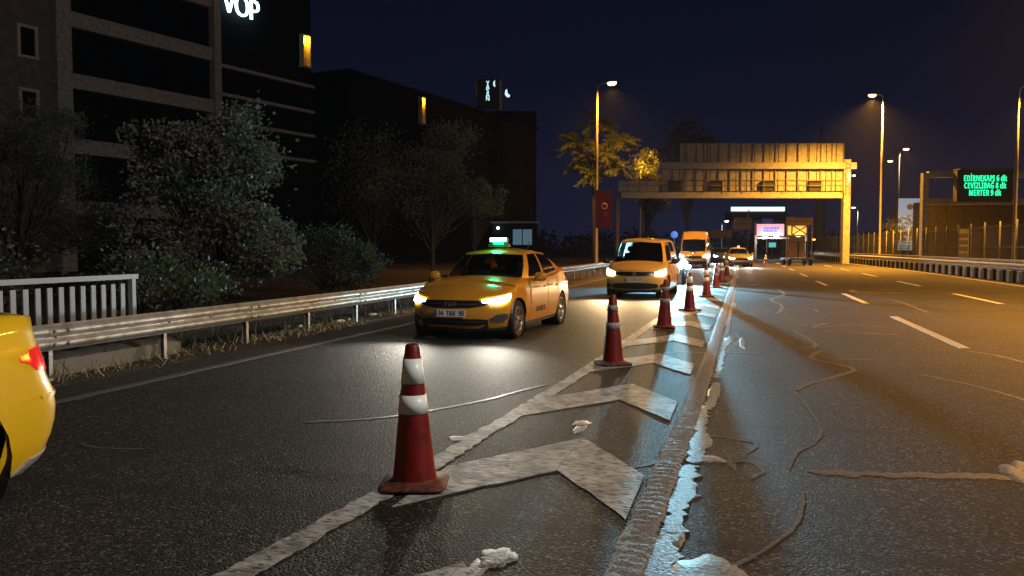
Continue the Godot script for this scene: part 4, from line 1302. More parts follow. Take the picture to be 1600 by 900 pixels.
func office_block() -> void:
	# front runs along local x, its face looks to local +z
	var b := thing("office_building", "dark office block with pale concrete bands and lit white rooftop letters", "building", Vector3(-40.2, 0, -41.3), deg_to_rad(75.9))
	var core := begin()
	box(core, Vector3(10.9, 12.2, -6.2), Vector3(21.8, 24.4, 12.0))
	obj("dark_wall", core, M.facade_dark, b)
	for e in [[0.0, 0.95], [11.6, 0.6]]:
		var st := begin()
		box(st, Vector3(e[0], 12.2, 0.1), Vector3(e[1], 24.4, 0.6))
		obj("column", st, M.concrete, b)
	for y in [3.9, 7.75, 11.75, 15.5, 19.3, 23.1]:
		var st := begin()
		box(st, Vector3(5.86, y, 0.0), Vector3(10.78, 0.92, 0.42))
		obj("concrete_band", st, M.concrete, b)
		for k in 6:
			var gl := begin()
			box(gl, Vector3(1.4 + 1.78 * k, y - 1.95, -0.16), Vector3(1.68, 2.9, 0.05))
			obj("pane", gl, M.dark_glass, b)
	for y in [8.7, 10.8, 12.8, 14.9]:
		var st := begin()
		box(st, Vector3(16.9, y, -0.02), Vector3(9.9, 0.24, 0.3))
		obj("ledge", st, M.concrete, b)
	for k in 5:
		for y in [9.8, 11.8, 13.85]:
			var gl := begin()
			box(gl, Vector3(12.9 + 1.9 * k, y, -0.17), Vector3(1.75, 1.6, 0.05))
			obj("pane", gl, M.dark_glass, b)
	lit_niche(b, 20.9, 17.7, 0.75, 2.5, -0.2, 2.6)
	var sign_root := Node3D.new()
	sign_root.name = "lit_letters"
	b.add_child(sign_root, true)
	lettering("letter", "V", 1.5, M.sign_white, sign_root, Vector3(12.85, 19.6, 0.2), Basis(), false, 0.12)
	lettering("letter", "O", 1.5, M.sign_white, sign_root, Vector3(14.1, 19.6, 0.2), Basis(), false, 0.12)
	lettering("letter", "P", 1.5, M.sign_white, sign_root, Vector3(15.3, 19.6, 0.2), Basis(), false, 0.12)
	var l := OmniLight3D.new()
	l.name = "letter_light"
	l.position = Vector3(14.2, 20.0, 0.8)
	l.light_color = Color(0.7, 0.95, 1.0)
	l.light_energy = 0.5
	l.light_size = 0.5
	l.omni_range = 60
	l.omni_attenuation = 2.0
	l.shadow_enabled = true
	sign_root.add_child(l, true)
	# older rendered house against its flank
	var h := thing("rendered_house", "beige rendered house with pale framed windows beside the office block", "building", Vector3(-40.2, 0, -41.3), deg_to_rad(75.9))
	var w := begin()
	box(w, Vector3(-9.6, 11.5, -5.4), Vector3(18.2, 23, 10.5))
	obj("wall", w, M.render_wall, h)
	for x in [-1.95, -4.45, -6.95, -9.45]:
		for y in [6.2, 9.9, 13.6, 17.3]:
			window_unit(h, x, y, 0.85, 1.6, -0.1, M.frame_pale)
	# farther block
	var c := thing("stair_tower_block", "long unlit block whose stair window glows yellow under the roof edge", "building", Vector3(-34.4, 0, -68.0), deg_to_rad(79.0))
	var cw := begin()
	box(cw, Vector3(20, 8.6, -7), Vector3(40, 17.2, 13.6))
	obj("wall", cw, M.facade_dark, c)
	var rf := begin()
	box(rf, Vector3(20, 17.36, -6.9), Vector3(40.6, 0.3, 14.4))
	obj("roof_edge", rf, M.facade_dark, c)
	lit_niche(c, 12.0, 15.6, 0.55, 2.6, -0.18, 1.3)
	for k in 12:
		for y in [5.5, 9.0, 12.5]:
			var gl := begin()
			box(gl, Vector3(2.2 + 3.2 * k, y, -0.19), Vector3(1.7, 1.9, 0.05))
			obj("pane", gl, M.dark_glass, c)
	# block with the upright rooftop sign
	var e := thing("sign_block", "dark far block carrying the upright lit rooftop sign", "building", Vector3(-36.3, 0, -118.5), deg_to_rad(15.7))
	var ew := begin()
	box(ew, Vector3(0, 10.8, -3), Vector3(13, 21.6, 9))
	obj("wall", ew, M.facade_dark, e)
	for k in 4:
		for y in [13.0, 16.4]:
			var gl := begin()
			box(gl, Vector3(-4.8 + 3.2 * k, y, 1.51), Vector3(1.6, 1.7, 0.06))
			obj("pane", gl, M.dark_glass, e)
	var rs := thing("rooftop_sign", "upright dark rooftop sign with stacked white letters and a lit crescent", "sign", Vector3(-36.3, 21.6, -116.4), deg_to_rad(15.7))
	var pn := begin()
	box(pn, Vector3(0, 2.4, 0), Vector3(3.5, 4.2, 0.35))
	box(pn, Vector3(-1.2, 0.2, -0.1), Vector3(0.14, 0.4, 0.14))
	box(pn, Vector3(1.2, 0.2, -0.1), Vector3(0.14, 0.4, 0.14))
	obj("panel", pn, M.sign_navy, rs)
	var k := 0
	for ch in ["Y", "A", "S", "A", "N"]:
		lettering("letter", ch, 0.6, M.sign_dim, rs, Vector3(-0.1, 3.95 - 0.56 * k, 0.2), Basis(), true, 0.04)
		k += 1
	var cr := begin(true)
	tube(cr, [Vector3(0.95, 4.35, 0.24), Vector3(0.82, 4.0, 0.24), Vector3(0.86, 3.6, 0.24), Vector3(0.98, 3.4, 0.24)], [0.03, 0.13, 0.13, 0.03], 8)
	obj("crescent", cr, M.sign_dim, rs)
	var fr := begin()
	box(fr, Vector3(1.8, 2.2, 0.05), Vector3(0.35, 4.4, 0.5))
	box(fr, Vector3(-1.75, 3.0, 0.2), Vector3(0.14, 2.2, 0.1))
	obj("side_trim", fr, M.concrete, rs)
	var mk := thing("roof_emblem", "small white lit emblem on a mast beside the upright rooftop sign", "sign", Vector3(-33.7, 21.6, -117.2), deg_to_rad(15.7))
	var ms := begin()
	box(ms, Vector3(0, 0.9, -0.1), Vector3(0.12, 1.8, 0.12))
	obj("mast", ms, M.dull_steel, mk)
	var em := begin()
	prism(em, PackedVector2Array([Vector2(-0.25, 0.5), Vector2(0.0, 0.75), Vector2(0.12, 0.1), Vector2(0.45, -0.15), Vector2(0.35, -0.5), Vector2(-0.1, -0.35), Vector2(-0.3, -0.05)]), -0.06, 0.06)
	put("emblem", mesh_of(em), M.sign_dim, mk, Vector3(0, 2.4, 0), Basis.from_euler(Vector3(PI / 2, 0, 0)).scaled(Vector3(1, 1, 1)) * Basis(Vector3(1, 0, 0), Vector3(0, 1, 0), Vector3(0, 0, -1)))

func roadside_kiosk() -> void:
	var k := thing("site_cabin", "small site cabin with a bluish lit window behind the crash barrier", "cabin", Vector3(-12.3, 0, -43.6), deg_to_rad(15.7))
	var w := begin()
	box(w, Vector3(0.2, 1.4, -1.0), Vector3(2.5, 2.8, 2.0))
	obj("wall", w, M.facade_dark, k)
	var rf := begin()
	box(rf, Vector3(0.2, 2.86, -1.0), Vector3(2.7, 0.1, 2.2))
	obj("roof", rf, M.dull_steel, k)
	for x in [0.35, 0.9]:
		var p := begin()
		box(p, Vector3(x, 2.05, 0.02), Vector3(0.5, 0.85, 0.04))
		obj("lit_window", p, M.cabin_glow, k)
	var pv := begin()
	box(pv, Vector3(0.6, 3.35, -0.8), Vector3(1.1, 0.05, 0.8), Basis.from_euler(Vector3(0.6, 0, 0.15)))
	box(pv, Vector3(0.6, 3.1, -0.9), Vector3(0.06, 0.42, 0.06))
	obj("solar_panel", pv, M.dark_glass, k)
	var lm := begin(true)
	lathe(lm, [Vector2(0, 0.07), Vector2(0.06, 0.05), Vector2(0.07, 0), Vector2(0.05, -0.06), Vector2(0, -0.07)], 10)
	obj("wall_lamp", lm, M.bulb_white, k, Vector3(-0.72, 2.55, 0.1))
	var l := OmniLight3D.new()
	l.name = "cabin_light"
	l.position = Vector3(-0.72, 2.5, 0.35)
	l.light_color = Color(0.85, 0.95, 1.0)
	l.light_energy = 0.06
	l.light_size = 0.06
	l.omni_range = 40
	l.omni_attenuation = 2.0
	l.shadow_enabled = true
	k.add_child(l, true)

# ---------------------------------------------------------------- gantries and signs
func sign_gantry() -> void:
	var g := thing("sign_gantry", "steel sign gantry across the road, seen from behind its ribbed panels", "gantry", Vector3(-10.9, 0, -74.1), deg_to_rad(15.7))
	var cl := begin()
	box(cl, Vector3(0, 2.95, 0), Vector3(0.3, 5.94, 0.35))
	obj("column", cl, M.dull_steel, g)
	var cr := begin()
	box(cr, Vector3(20.6, 4.65, 0), Vector3(0.6, 9.4, 0.6))
	obj("column", cr, M.sign_back, g)
	var lb := begin()
	box(lb, Vector3(10.2, 6.17, 0.0), Vector3(19.9, 0.54, 0.7))
	obj("lower_beam", lb, M.sign_back, g)
	var ub := begin()
	box(ub, Vector3(12.6, 8.8, 0.1), Vector3(17.6, 0.56, 0.5))
	obj("upper_beam", ub, M.sign_back, g)
	rng.seed = 12
	var x := 3.85
	while x < 20.2:
		var w := rng.randf_range(0.62, 0.98)
		if x + w > 20.15: w = 20.3 - x
		if x > 4.8:
			var p := begin()
			box(p, Vector3(x + w * 0.5, 9.97, 0.0), Vector3(w - 0.07, 1.72 + rng.randf_range(-0.02, 0.03), 0.05))
			for j in 3: box(p, Vector3(x + w * (0.2 + 0.3 * j), 9.97, 0.035), Vector3(0.012, 1.7, 0.02))
			obj("sign_panel", p, M.sign_back, g)
		var p2 := begin()
		box(p2, Vector3(x + w * 0.5, 7.98, -0.02), Vector3(w - 0.06, 0.98, 0.05))
		obj("sign_panel", p2, M.sign_back, g)
		var p3 := begin()
		box(p3, Vector3(x + w * 0.5, 6.96, -0.02), Vector3(w - 0.08, 0.92, 0.05))
		obj("sign_panel", p3, M.sign_back, g)
		x += w
	for k in 2:
		var p := begin()
		box(p, Vector3(0.95 + 1.9 * k, 6.98, -0.02), Vector3(1.8, 0.98, 0.05))
		obj("sign_panel", p, M.sign_back, g)
	# dark upright ribs that carry the panels
	for k in 17:
		var st := begin()
		box(st, Vector3(3.95 + k * 1.02, 8.65, 0.1), Vector3(0.07, 4.3, 0.1))
		obj("upright_rib", st, M.dull_steel, g)
	for y in [7.02, 7.5]:
		var st := begin()
		bar(st, Vector3(0.2, y, 0.55), Vector3(20.2, y, 0.55), 0.05, 0.05)
		obj("hand_rail", st, M.dull_steel, g)
	for k in 12:
		var st := begin()
		bar(st, Vector3(0.8 + 1.75 * k, 6.47, 0.55), Vector3(0.8 + 1.75 * k, 7.5, 0.55), 0.045, 0.045)
		obj("hand_rail_post", st, M.dull_steel, g)
	for e in [5.1, 8.8, 13.4, 17.7]:
		var st := begin()
		box(st, Vector3(e, 6.98, 0.22), Vector3(1.1, 0.9, 0.28))
		obj("dark_box", st, M.black, g)  # plain black boxes set over the lower row of panels
	var cl2 := begin(true)
	lathe(cl2, [Vector2(0, 0.08), Vector2(0.1, 0.04), Vector2(0.1, -0.04), Vector2(0, -0.08)], 10)
	obj("column_lamp", cl2, M.bulb_white, g, Vector3(21.15, 7.9, 0.35))
	var cll := OmniLight3D.new()
	cll.name = "column_lamp_light"
	cll.position = Vector3(21.15, 7.85, 0.55)
	cll.light_color = Color(1, 0.95, 0.85)
	cll.light_energy = 1.5
	cll.light_size = 0.1
	cll.omni_range = 60
	cll.omni_attenuation = 2.0
	cll.shadow_enabled = true
	g.add_child(cll, true)
	var ld := begin()
	for s in [-0.2, 0.2]: bar(ld, Vector3(20.6 + s, 6.2, 0.42), Vector3(20.6 + s, 9.2, 0.42), 0.04, 0.04)
	for k in 9: bar(ld, Vector3(20.4, 6.4 + 0.32 * k, 0.42), Vector3(20.8, 6.4 + 0.32 * k, 0.42), 0.03, 0.03)
	obj("ladder", ld, M.dull_steel, g)

func message_gantry() -> void:
	var g := thing("message_gantry", "grey portal frame over the side road holding the green message board", "gantry", Vector3(12.6, 0, -66.2), deg_to_rad(15.7))
	for e in [0.2, 12.0]:
		var st := begin()
		box(st, Vector3(e, 3.4, 0), Vector3(0.42, 7.0, 0.42))
		obj("column", st, M.sign_back, g)
	for y in [6.8, 4.83]:
		var st := begin()
		box(st, Vector3(6.1, y, 0), Vector3(11.4, 0.44, 0.4))
		obj("beam", st, M.sign_back, g)
	var v := thing("message_board", "black electronic board showing three lines of green journey times", "message board", Vector3(12.6, 0, -66.2), deg_to_rad(15.7))
	var cs := begin()
	box(cs, Vector3(4.2, 5.92, 0.5), Vector3(4.05, 2.28, 0.5))
	obj("case", cs, M.black, v)
	var hood := begin()
	box(hood, Vector3(4.2, 7.1, 0.72), Vector3(4.1, 0.06, 0.95))
	obj("hood", hood, M.black, v)
	var tri_sign := begin(true)
	tube(tri_sign, [Vector3(2.15, 5.8, 0.78), Vector3(2.4, 6.2, 0.78), Vector3(2.65, 5.8, 0.78), Vector3(2.15, 5.8, 0.78)], [0.03], 6)
	obj("warning_triangle", tri_sign, M.dull_steel, v)
	var lines := ["EDİRNEKAPI 6 dk", "CEVİZLİBAĞ 8 dk", "MERTER 9 dk"]
	for i in 3:
		lettering("lettering", lines[i], 0.42, M.led_green, v, Vector3(4.2, 6.46 - 0.52 * i, 0.76), Basis().scaled(Vector3(0.66, 1, 1)), true, 0.02)
	var l := OmniLight3D.new()
	l.name = "board_light"
	l.position = Vector3(4.3, 5.95, 1.3)
	l.light_color = Color(0.1, 1.0, 0.6)
	l.light_energy = 0.4
	l.light_size = 0.6
	l.omni_range = 60
	l.omni_attenuation = 2.0
	l.shadow_enabled = true
	v.add_child(l, true)

func poster_image() -> ImageTexture:
	# pale backlit print: soft sky, a dark round head shape and leafy patches
	var im := Image.create(192, 320, false, Image.FORMAT_RGB8)
	var n := FastNoiseLite.new()
	n.seed = 4
	n.frequency = 0.03
	n.fractal_octaves = 4
	for y in 320:
		for x in 192:
			var c := Color(0.62, 0.78, 0.9)
			if Vector2(x - 72, (y - 52) * 1.1).length() < 20: c = Color(0.08, 0.12, 0.2)
			elif y > 105 + 30 * n.get_noise_2d(x * 2, 7):
				var q := n.get_noise_2d(x, y * 1.4)
				c = Color(0.75, 0.86, 0.86) if q > 0.12 else (Color(0.16, 0.34, 0.3) if q < -0.12 else Color(0.4, 0.62, 0.6))
			if y > 262: c = Color(0.72, 0.9, 0.92) if (y / 9) % 2 else Color(0.35, 0.62, 0.68)
			im.set_pixel(x, y, c)
	return ImageTexture.create_from_image(im)

func side_road_things() -> void:
	var bb := thing("billboard", "tall backlit billboard with a pale blue print behind the fence", "billboard", Vector3(14.6, 0, -87.6), deg_to_rad(15.7))
	var fr := begin()
	box(fr, Vector3(1.55, 3.7, -0.12), Vector3(3.3, 5.3, 0.22))
	box(fr, Vector3(0.5, 0.6, -0.12), Vector3(0.2, 1.2, 0.2))
	box(fr, Vector3(2.6, 0.6, -0.12), Vector3(0.2, 1.2, 0.2))
	obj("frame", fr, M.black, bb)
	var ps := SurfaceTool.new()
	ps.begin(Mesh.PRIMITIVE_TRIANGLES)
	for e in [[0.02, 1.2, 0, 1], [0.02, 6.25, 0, 0], [3.08, 6.25, 1, 0], [0.02, 1.2, 0, 1], [3.08, 6.25, 1, 0], [3.08, 1.2, 1, 1]]:
		ps.set_uv(Vector2(e[2], e[3]))
		ps.set_normal(Vector3(0, 0, 1))
		ps.add_vertex(Vector3(e[0], e[1], 0.004))
	var pm := mat(0.2, 0.2, 0.2, 0.5)
	pm.emission_enabled = true
	pm.emission_texture = poster_image()
	pm.emission = Color.BLACK
	pm.emission_energy_multiplier = 0.42
	put("lit_poster_screen", ps.commit(), pm, bb)
	var b := thing("depot_building", "low brown depot building with upright wall panels behind the message board", "building", Vector3(17.0, 0, -84.5), deg_to_rad(15.7))
	var w := begin()
	box(w, Vector3(7, 2.85, -4), Vector3(14, 5.9, 8))
	obj("wall", w, M.brown_wall, b)
	for k in 9:
		var p := begin()
		box(p, Vector3(0.5 + 1.65 * k, 2.8, 0.05), Vector3(1.55, 5.7, 0.1))
		obj("wall_panel", p, M.brown_wall, b)
	var bd := begin()
	box(bd, Vector3(2.9, 1.7, 0.16), Vector3(1.0, 3.0, 0.1))
	obj("notice_board", bd, M.concrete, b)
	for k in 4:
		var p := begin()
		box(p, Vector3(2.9, 0.7 + 0.62 * k, 0.22), Vector3(0.82, 0.42, 0.03))
		obj("notice_panel", p, M.dull_steel, b)
	# paved side road
	var sr := structure("side_road")
	var st := begin()
	quad(st, Vector3(11.9, -0.045, 10), Vector3(11.9, -0.045, -200), Vector3(40, -0.045, -200), Vector3(40, -0.045, 10))
	obj("paving", st, M.concrete_dark, sr)

func far_things() -> void:
	var rot := deg_to_rad(15.7)
	# ribbed sign seen from behind, on one post
	var s := thing("road_sign", "square road sign on a post, its ribbed back tinted as if lit orange", "road sign", Vector3(0.0, 0, -93.8), rot)
	var po := begin(true)
	tube(po, [Vector3(0.65, 0, -0.05), Vector3(0.65, 5.6, -0.05)], [0.08, 0.07], 8)
	obj("post", po, M.pole, s)
	for j in 2:
		for k in 3:
			var p := begin()
			box(p, Vector3(-0.66 + 0.66 * k, 3.66 + 0.74 * j, 0.08), Vector3(0.63, 0.68, 0.05))
			obj("sign_panel", p, M.sign_back_tinted, s)
	for y in [3.45, 4.03, 4.6]:
		var p := begin()
		box(p, Vector3(0, y, 0.14), Vector3(2.0, 0.06, 0.06))
		obj("rail", p, M.dull_steel, s)
	var ds := thing("road_sign", "wide dark sign back on two posts between the minibus and the orange lit sign", "road sign", Vector3(-2.2, 0, -88.5), rot)
	var dp := begin()
	box(dp, Vector3(0, 2.85, 0), Vector3(2.2, 0.85, 0.06))
	obj("sign_panel", dp, M.wood_brown, ds)
	for x in [-0.8, 0.8]:
		var pp := begin()
		box(pp, Vector3(x, 1.6, -0.07), Vector3(0.08, 3.3, 0.08))
		obj("post", pp, M.dull_steel, ds)
	# screens on a frame
	var f := thing("screen_gantry", "low portal frame with floodlights under the pink screen", "gantry", Vector3(1.6, 0, -105.5), rot)
	for x in [0.0, 6.2]:
		var st := begin()
		box(st, Vector3(x, 2.2, -0.2), Vector3(0.25, 4.5, 0.25))
		obj("column", st, M.sign_back, f)
	var bm := begin()
	box(bm, Vector3(3.1, 2.62, -0.2), Vector3(6.0, 0.22, 0.25))
	obj("beam", bm, M.sign_back, f)
	for x in [1.05, 2.4, 5.1]:
		var fl := begin(true)
		lathe(fl, [Vector2(0, 0.1), Vector2(0.22, 0.07), Vector2(0.26, 0), Vector2(0.2, -0.08), Vector2(0, -0.1)], 12, Transform3D(Basis(Vector3(1.3, 0, 0), Vector3(0, 0.9, 0), Vector3(0, 0, 0.6)), Vector3(x, 2.72, 0.35)))
		obj("flood_light", fl, M.bulb_white, f)
		var l := OmniLight3D.new()
		l.name = "flood_light_beam"
		l.position = Vector3(x, 2.6, 0.65)
		l.light_color = Color(1, 0.95, 0.85)
		l.light_energy = 5.0
		l.light_size = 0.15
		l.omni_range = 80
		l.omni_attenuation = 2.0
		l.shadow_enabled = true
		f.add_child(l, true)
	var ps := thing("pink_screen", "wide pink lit screen with two rows of blue marks", "screen", Vector3(1.6, 0, -105.4), rot)
	var pc := begin()
	box(pc, Vector3(1.75, 3.6, 0), Vector3(3.3, 1.45, 0.2))
	obj("lit_screen", pc, M.screen_pink, ps)
	rng.seed = 8
	for row in 2:
		var x := 0.9
		while x < 2.5:
			var w := rng.randf_range(0.12, 0.3)
			var bl := begin()
			box(bl, Vector3(x + w * 0.5, 3.8 - 0.36 * row, 0.12), Vector3(w, 0.26, 0.03))
			obj("blue_mark", bl, M.screen_blue, ps)
			x += w + 0.06
	var os := thing("orange_screen", "square amber lit screen seen through the tall works trailer", "screen", Vector3(1.6, 0, -105.4), rot)
	var oc := begin()
	box(oc, Vector3(4.95, 3.6, 0), Vector3(2.4, 1.45, 0.2))
	obj("lit_screen", oc, M.screen_amber, os)
	var bs := thing("blue_sign", "small blue direction sign above the pink screen", "road sign", Vector3(2.4, 0, -108), rot)
	var bc := begin()
	box(bc, Vector3(0.6, 4.75, 0), Vector3(1.35, 0.7, 0.08))
	obj("panel", bc, M.sign_blue, bs)
	var bp := begin(true)
	tube(bp, [Vector3(0.6, 0, -0.1), Vector3(0.6, 5.0, -0.1)], [0.07, 0.06], 8)
	obj("post", bp, M.pole, bs)
	var ts := thing("teal_sign", "small teal lit sign standing under the pink screen", "sign", Vector3(3.1, 0, -101), rot)
	var tc := begin()
	box(tc, Vector3(0.3, 1.75, 0), Vector3(0.8, 0.55, 0.1))
	obj("lit_panel_sign", tc, M.screen_teal, ts)
	var tp := begin()
	box(tp, Vector3(0.3, 0.72, -0.02), Vector3(0.12, 1.5, 0.08))
	obj("post", tp, M.dull_steel, ts)
	# round blue arrow sign on the verge side
	var rs := thing("round_sign", "round blue lit sign on a thin post behind the yellow vehicles", "road sign", Vector3(-5.6, 0, -71), rot)
	var rd := begin(true)
	lathe(rd, [Vector2(0, 0.04), Vector2(0.26, 0.04), Vector2(0.3, 0.0), Vector2(0.26, -0.04), Vector2(0, -0.04)], 20, Transform3D(Basis(Vector3(1, 0, 0), Vector3(0, 0, 1), Vector3(0, -1, 0)), Vector3(0, 2.55, 0)))
	obj("lit_disc_sign", rd, M.screen_blue, rs)
	var rp := begin(true)
	tube(rp, [Vector3(0, 0, -0.08), Vector3(0, 2.6, -0.08)], [0.04, 0.04], 8)
	obj("post", rp, M.pole, rs)
	# footbridge with a lit edge
	var fb := thing("footbridge", "far footbridge outlined by a cold white light strip", "footbridge", Vector3(-2.2, 0, -166), rot)
	var dk := begin()
	box(dk, Vector3(5.2, 7.6, -1.4), Vector3(11.5, 1.7, 2.6))
	obj("deck", dk, M.sign_navy, fb)
	var ls := begin()
	box(ls, Vector3(5.2, 8.9, 0), Vector3(10.4, 0.8, 0.3))
	obj("light_strip", ls, M.strip_white, fb)
	var al := AreaLight3D.new()
	al.name = "strip_light"
	al.position = Vector3(5.2, 8.9, 0.3)
	al.rotation.y = PI
	al.area_size = Vector2(10.4, 0.8)
	al.light_color = Color(0.6, 0.92, 1.0)
	al.light_energy = 0.8
	al.shadow_enabled = true
	fb.add_child(al, true)
	for x in [0.0, 10.6]:
		var st := begin()
		box(st, Vector3(x, 3.4, -1.4), Vector3(0.7, 6.9, 0.9))
		obj("pier", st, M.concrete, fb)
	# mast
	var mn := thing("slender_tower", "slender pale tower rising behind the gantry", "tower", Vector3(14.6, 0, -172))
	var tw := begin(true)
	lathe(tw, [Vector2(1.0, 0), Vector2(0.8, 16), Vector2(1.1, 16.2), Vector2(1.1, 17.0), Vector2(0.65, 17.2), Vector2(0.6, 22), Vector2(0, 25.5)], 14)
	obj("shaft", tw, M.concrete, mn)
	# dark trees along the far bend
	rng.seed = 71
	var pts := PackedVector3Array()
	var dirs := PackedVector3Array()
	for k in 26:
		var c := Vector3(-95 + k * 7.5 + rng.randf_range(-2, 2), rng.randf_range(1.5, 3.0), -215 + rng.randf_range(-12, 12))
		for j in 260:
			var o := Vector3(rng.randfn(), rng.randfn(), rng.randfn())
			pts.append(c + o * Vector3(2.6, 1.5, 2.0))
			dirs.append(o.normalized())
	var tl := put("treeline", leaf_mesh(pts, dirs, 1.2, 0.4), M.leaf_dark, self)
	tag(tl, "dark mass of far trees closing the road", "trees", "", "stuff")

func works_trailer() -> void:
	var t := thing("works_trailer", "tall brown roadworks trailer with braced open frame and small wheels", "trailer", Vector3(4.45, 0, -70.1), deg_to_rad(15.7))
	var ch := begin()
	box(ch, Vector3(0, 0.55, -0.6), Vector3(2.0, 0.16, 2.2))
	obj("chassis", ch, M.dull_steel, t)
	for k in 6:
		var p := begin()
		box(p, Vector3(-0.25, 0.86 + 0.27 * k, 0.02), Vector3(1.35, 0.25, 0.06))
		obj("plank", p, M.wood_brown, t)
	for k in 2:
		var p := begin()
		box(p, Vector3(0, 3.42 + 0.3 * k, 0.0), Vector3(2.1, 0.28, 0.06))
		obj("plank", p, M.wood_brown, t)
	for x in [-1.02, -0.62, 0.62, 1.02]:
		var p := begin()
		box(p, Vector3(x, 2.25, -0.06), Vector3(0.09, 3.3, 0.09))
		obj("upright", p, M.wood_brown, t)
	for y in [1.9, 2.45, 3.25]:
		var p := begin()
		box(p, Vector3(0, y, 0.08), Vector3(2.12, 0.07, 0.07))
		obj("cross_bar", p, M.dull_steel, t)
	for s in [-1, 1]:
		var p := begin()
		bar(p, Vector3(-0.6 * s, 2.5, 0.05 + 0.03 * s), Vector3(0.6 * s, 3.24, 0.05 + 0.03 * s), 0.08, 0.04)
		obj("brace", p, M.dull_steel, t)
	for s in [-0.3, 0.35, 0.55, 0.8]:
		var p := begin()
		box(p, Vector3(s + 0.15, 1.25, 0.12), Vector3(0.07, 1.3, 0.07))
		obj("stake", p, M.black, t)
	for s in [-1, 1]:
		for z in [0.1, -1.3]:
			var w := begin(true)
			lathe(w, [Vector2(0.08, -0.09), Vector2(0.25, -0.09), Vector2(0.29, -0.05), Vector2(0.29, 0.05), Vector2(0.25, 0.09), Vector2(0.08, 0.09)], 18, Transform3D(Basis(Vector3(0, 0, 1), Vector3(1, 0, 0), Vector3(0, 1, 0)), Vector3(0.85 * s, 0.29, z)))
			obj("wheel", w, M.rubber, t)
	var lp := begin(true)
	lathe(lp, [Vector2(0, 0.06), Vector2(0.1, 0.03), Vector2(0.1, -0.03), Vector2(0, -0.06)], 10)
	obj("marker_lamp", lp, M.lamp_amber, t, Vector3(1.12, 2.1, 0.1))

func lamp_banner() -> void:
	var b := thing("banner", "dark red hanging banner beside the lamp post above the crash barrier", "banner", Vector3(-9.05, 0, -52.0), deg_to_rad(15.7))
	var po := begin()
	box(po, Vector3(-0.08, 2.6, -0.06), Vector3(0.05, 5.2, 0.05))
	obj("post", po, M.dull_steel, b)
	var st := begin(true)
	var prev := []
	for i in 12:
		var y := 5.1 - 2.4 * i / 11.0
		var row := []
		for k in 7: row.append(Vector3(1.08 * k / 6.0, y, 0.05 * sin(k * 1.3 + i * 0.5) * (0.3 + 0.05 * i)))
		if i:
			for k in 6: quad(st, prev[k], prev[k + 1], row[k + 1], row[k])
		prev = row
	obj("cloth", st, M.banner_red, b)
	for e in [[0.55, 4.1, 0.2], [0.62, 3.6, 0.12]]:
		var sp := begin(true)
		lathe(sp, [Vector2(e[2], -0.005), Vector2(e[2], 0.005), Vector2(e[2] * 0.7, 0.005), Vector2(e[2] * 0.7, -0.005)], 16, Transform3D(Basis(Vector3(1, 0, 0), Vector3(0, 0, 1), Vector3(0, -1, 0)), Vector3(e[0], e[1], 0.06)))
		obj("pale_ring", sp, M.banner_pale, b)
	var rl := begin()
	box(rl, Vector3(0.5, 5.12, 0), Vector3(1.2, 0.05, 0.05))
	obj("hanging_rod", rl, M.dull_steel, b)

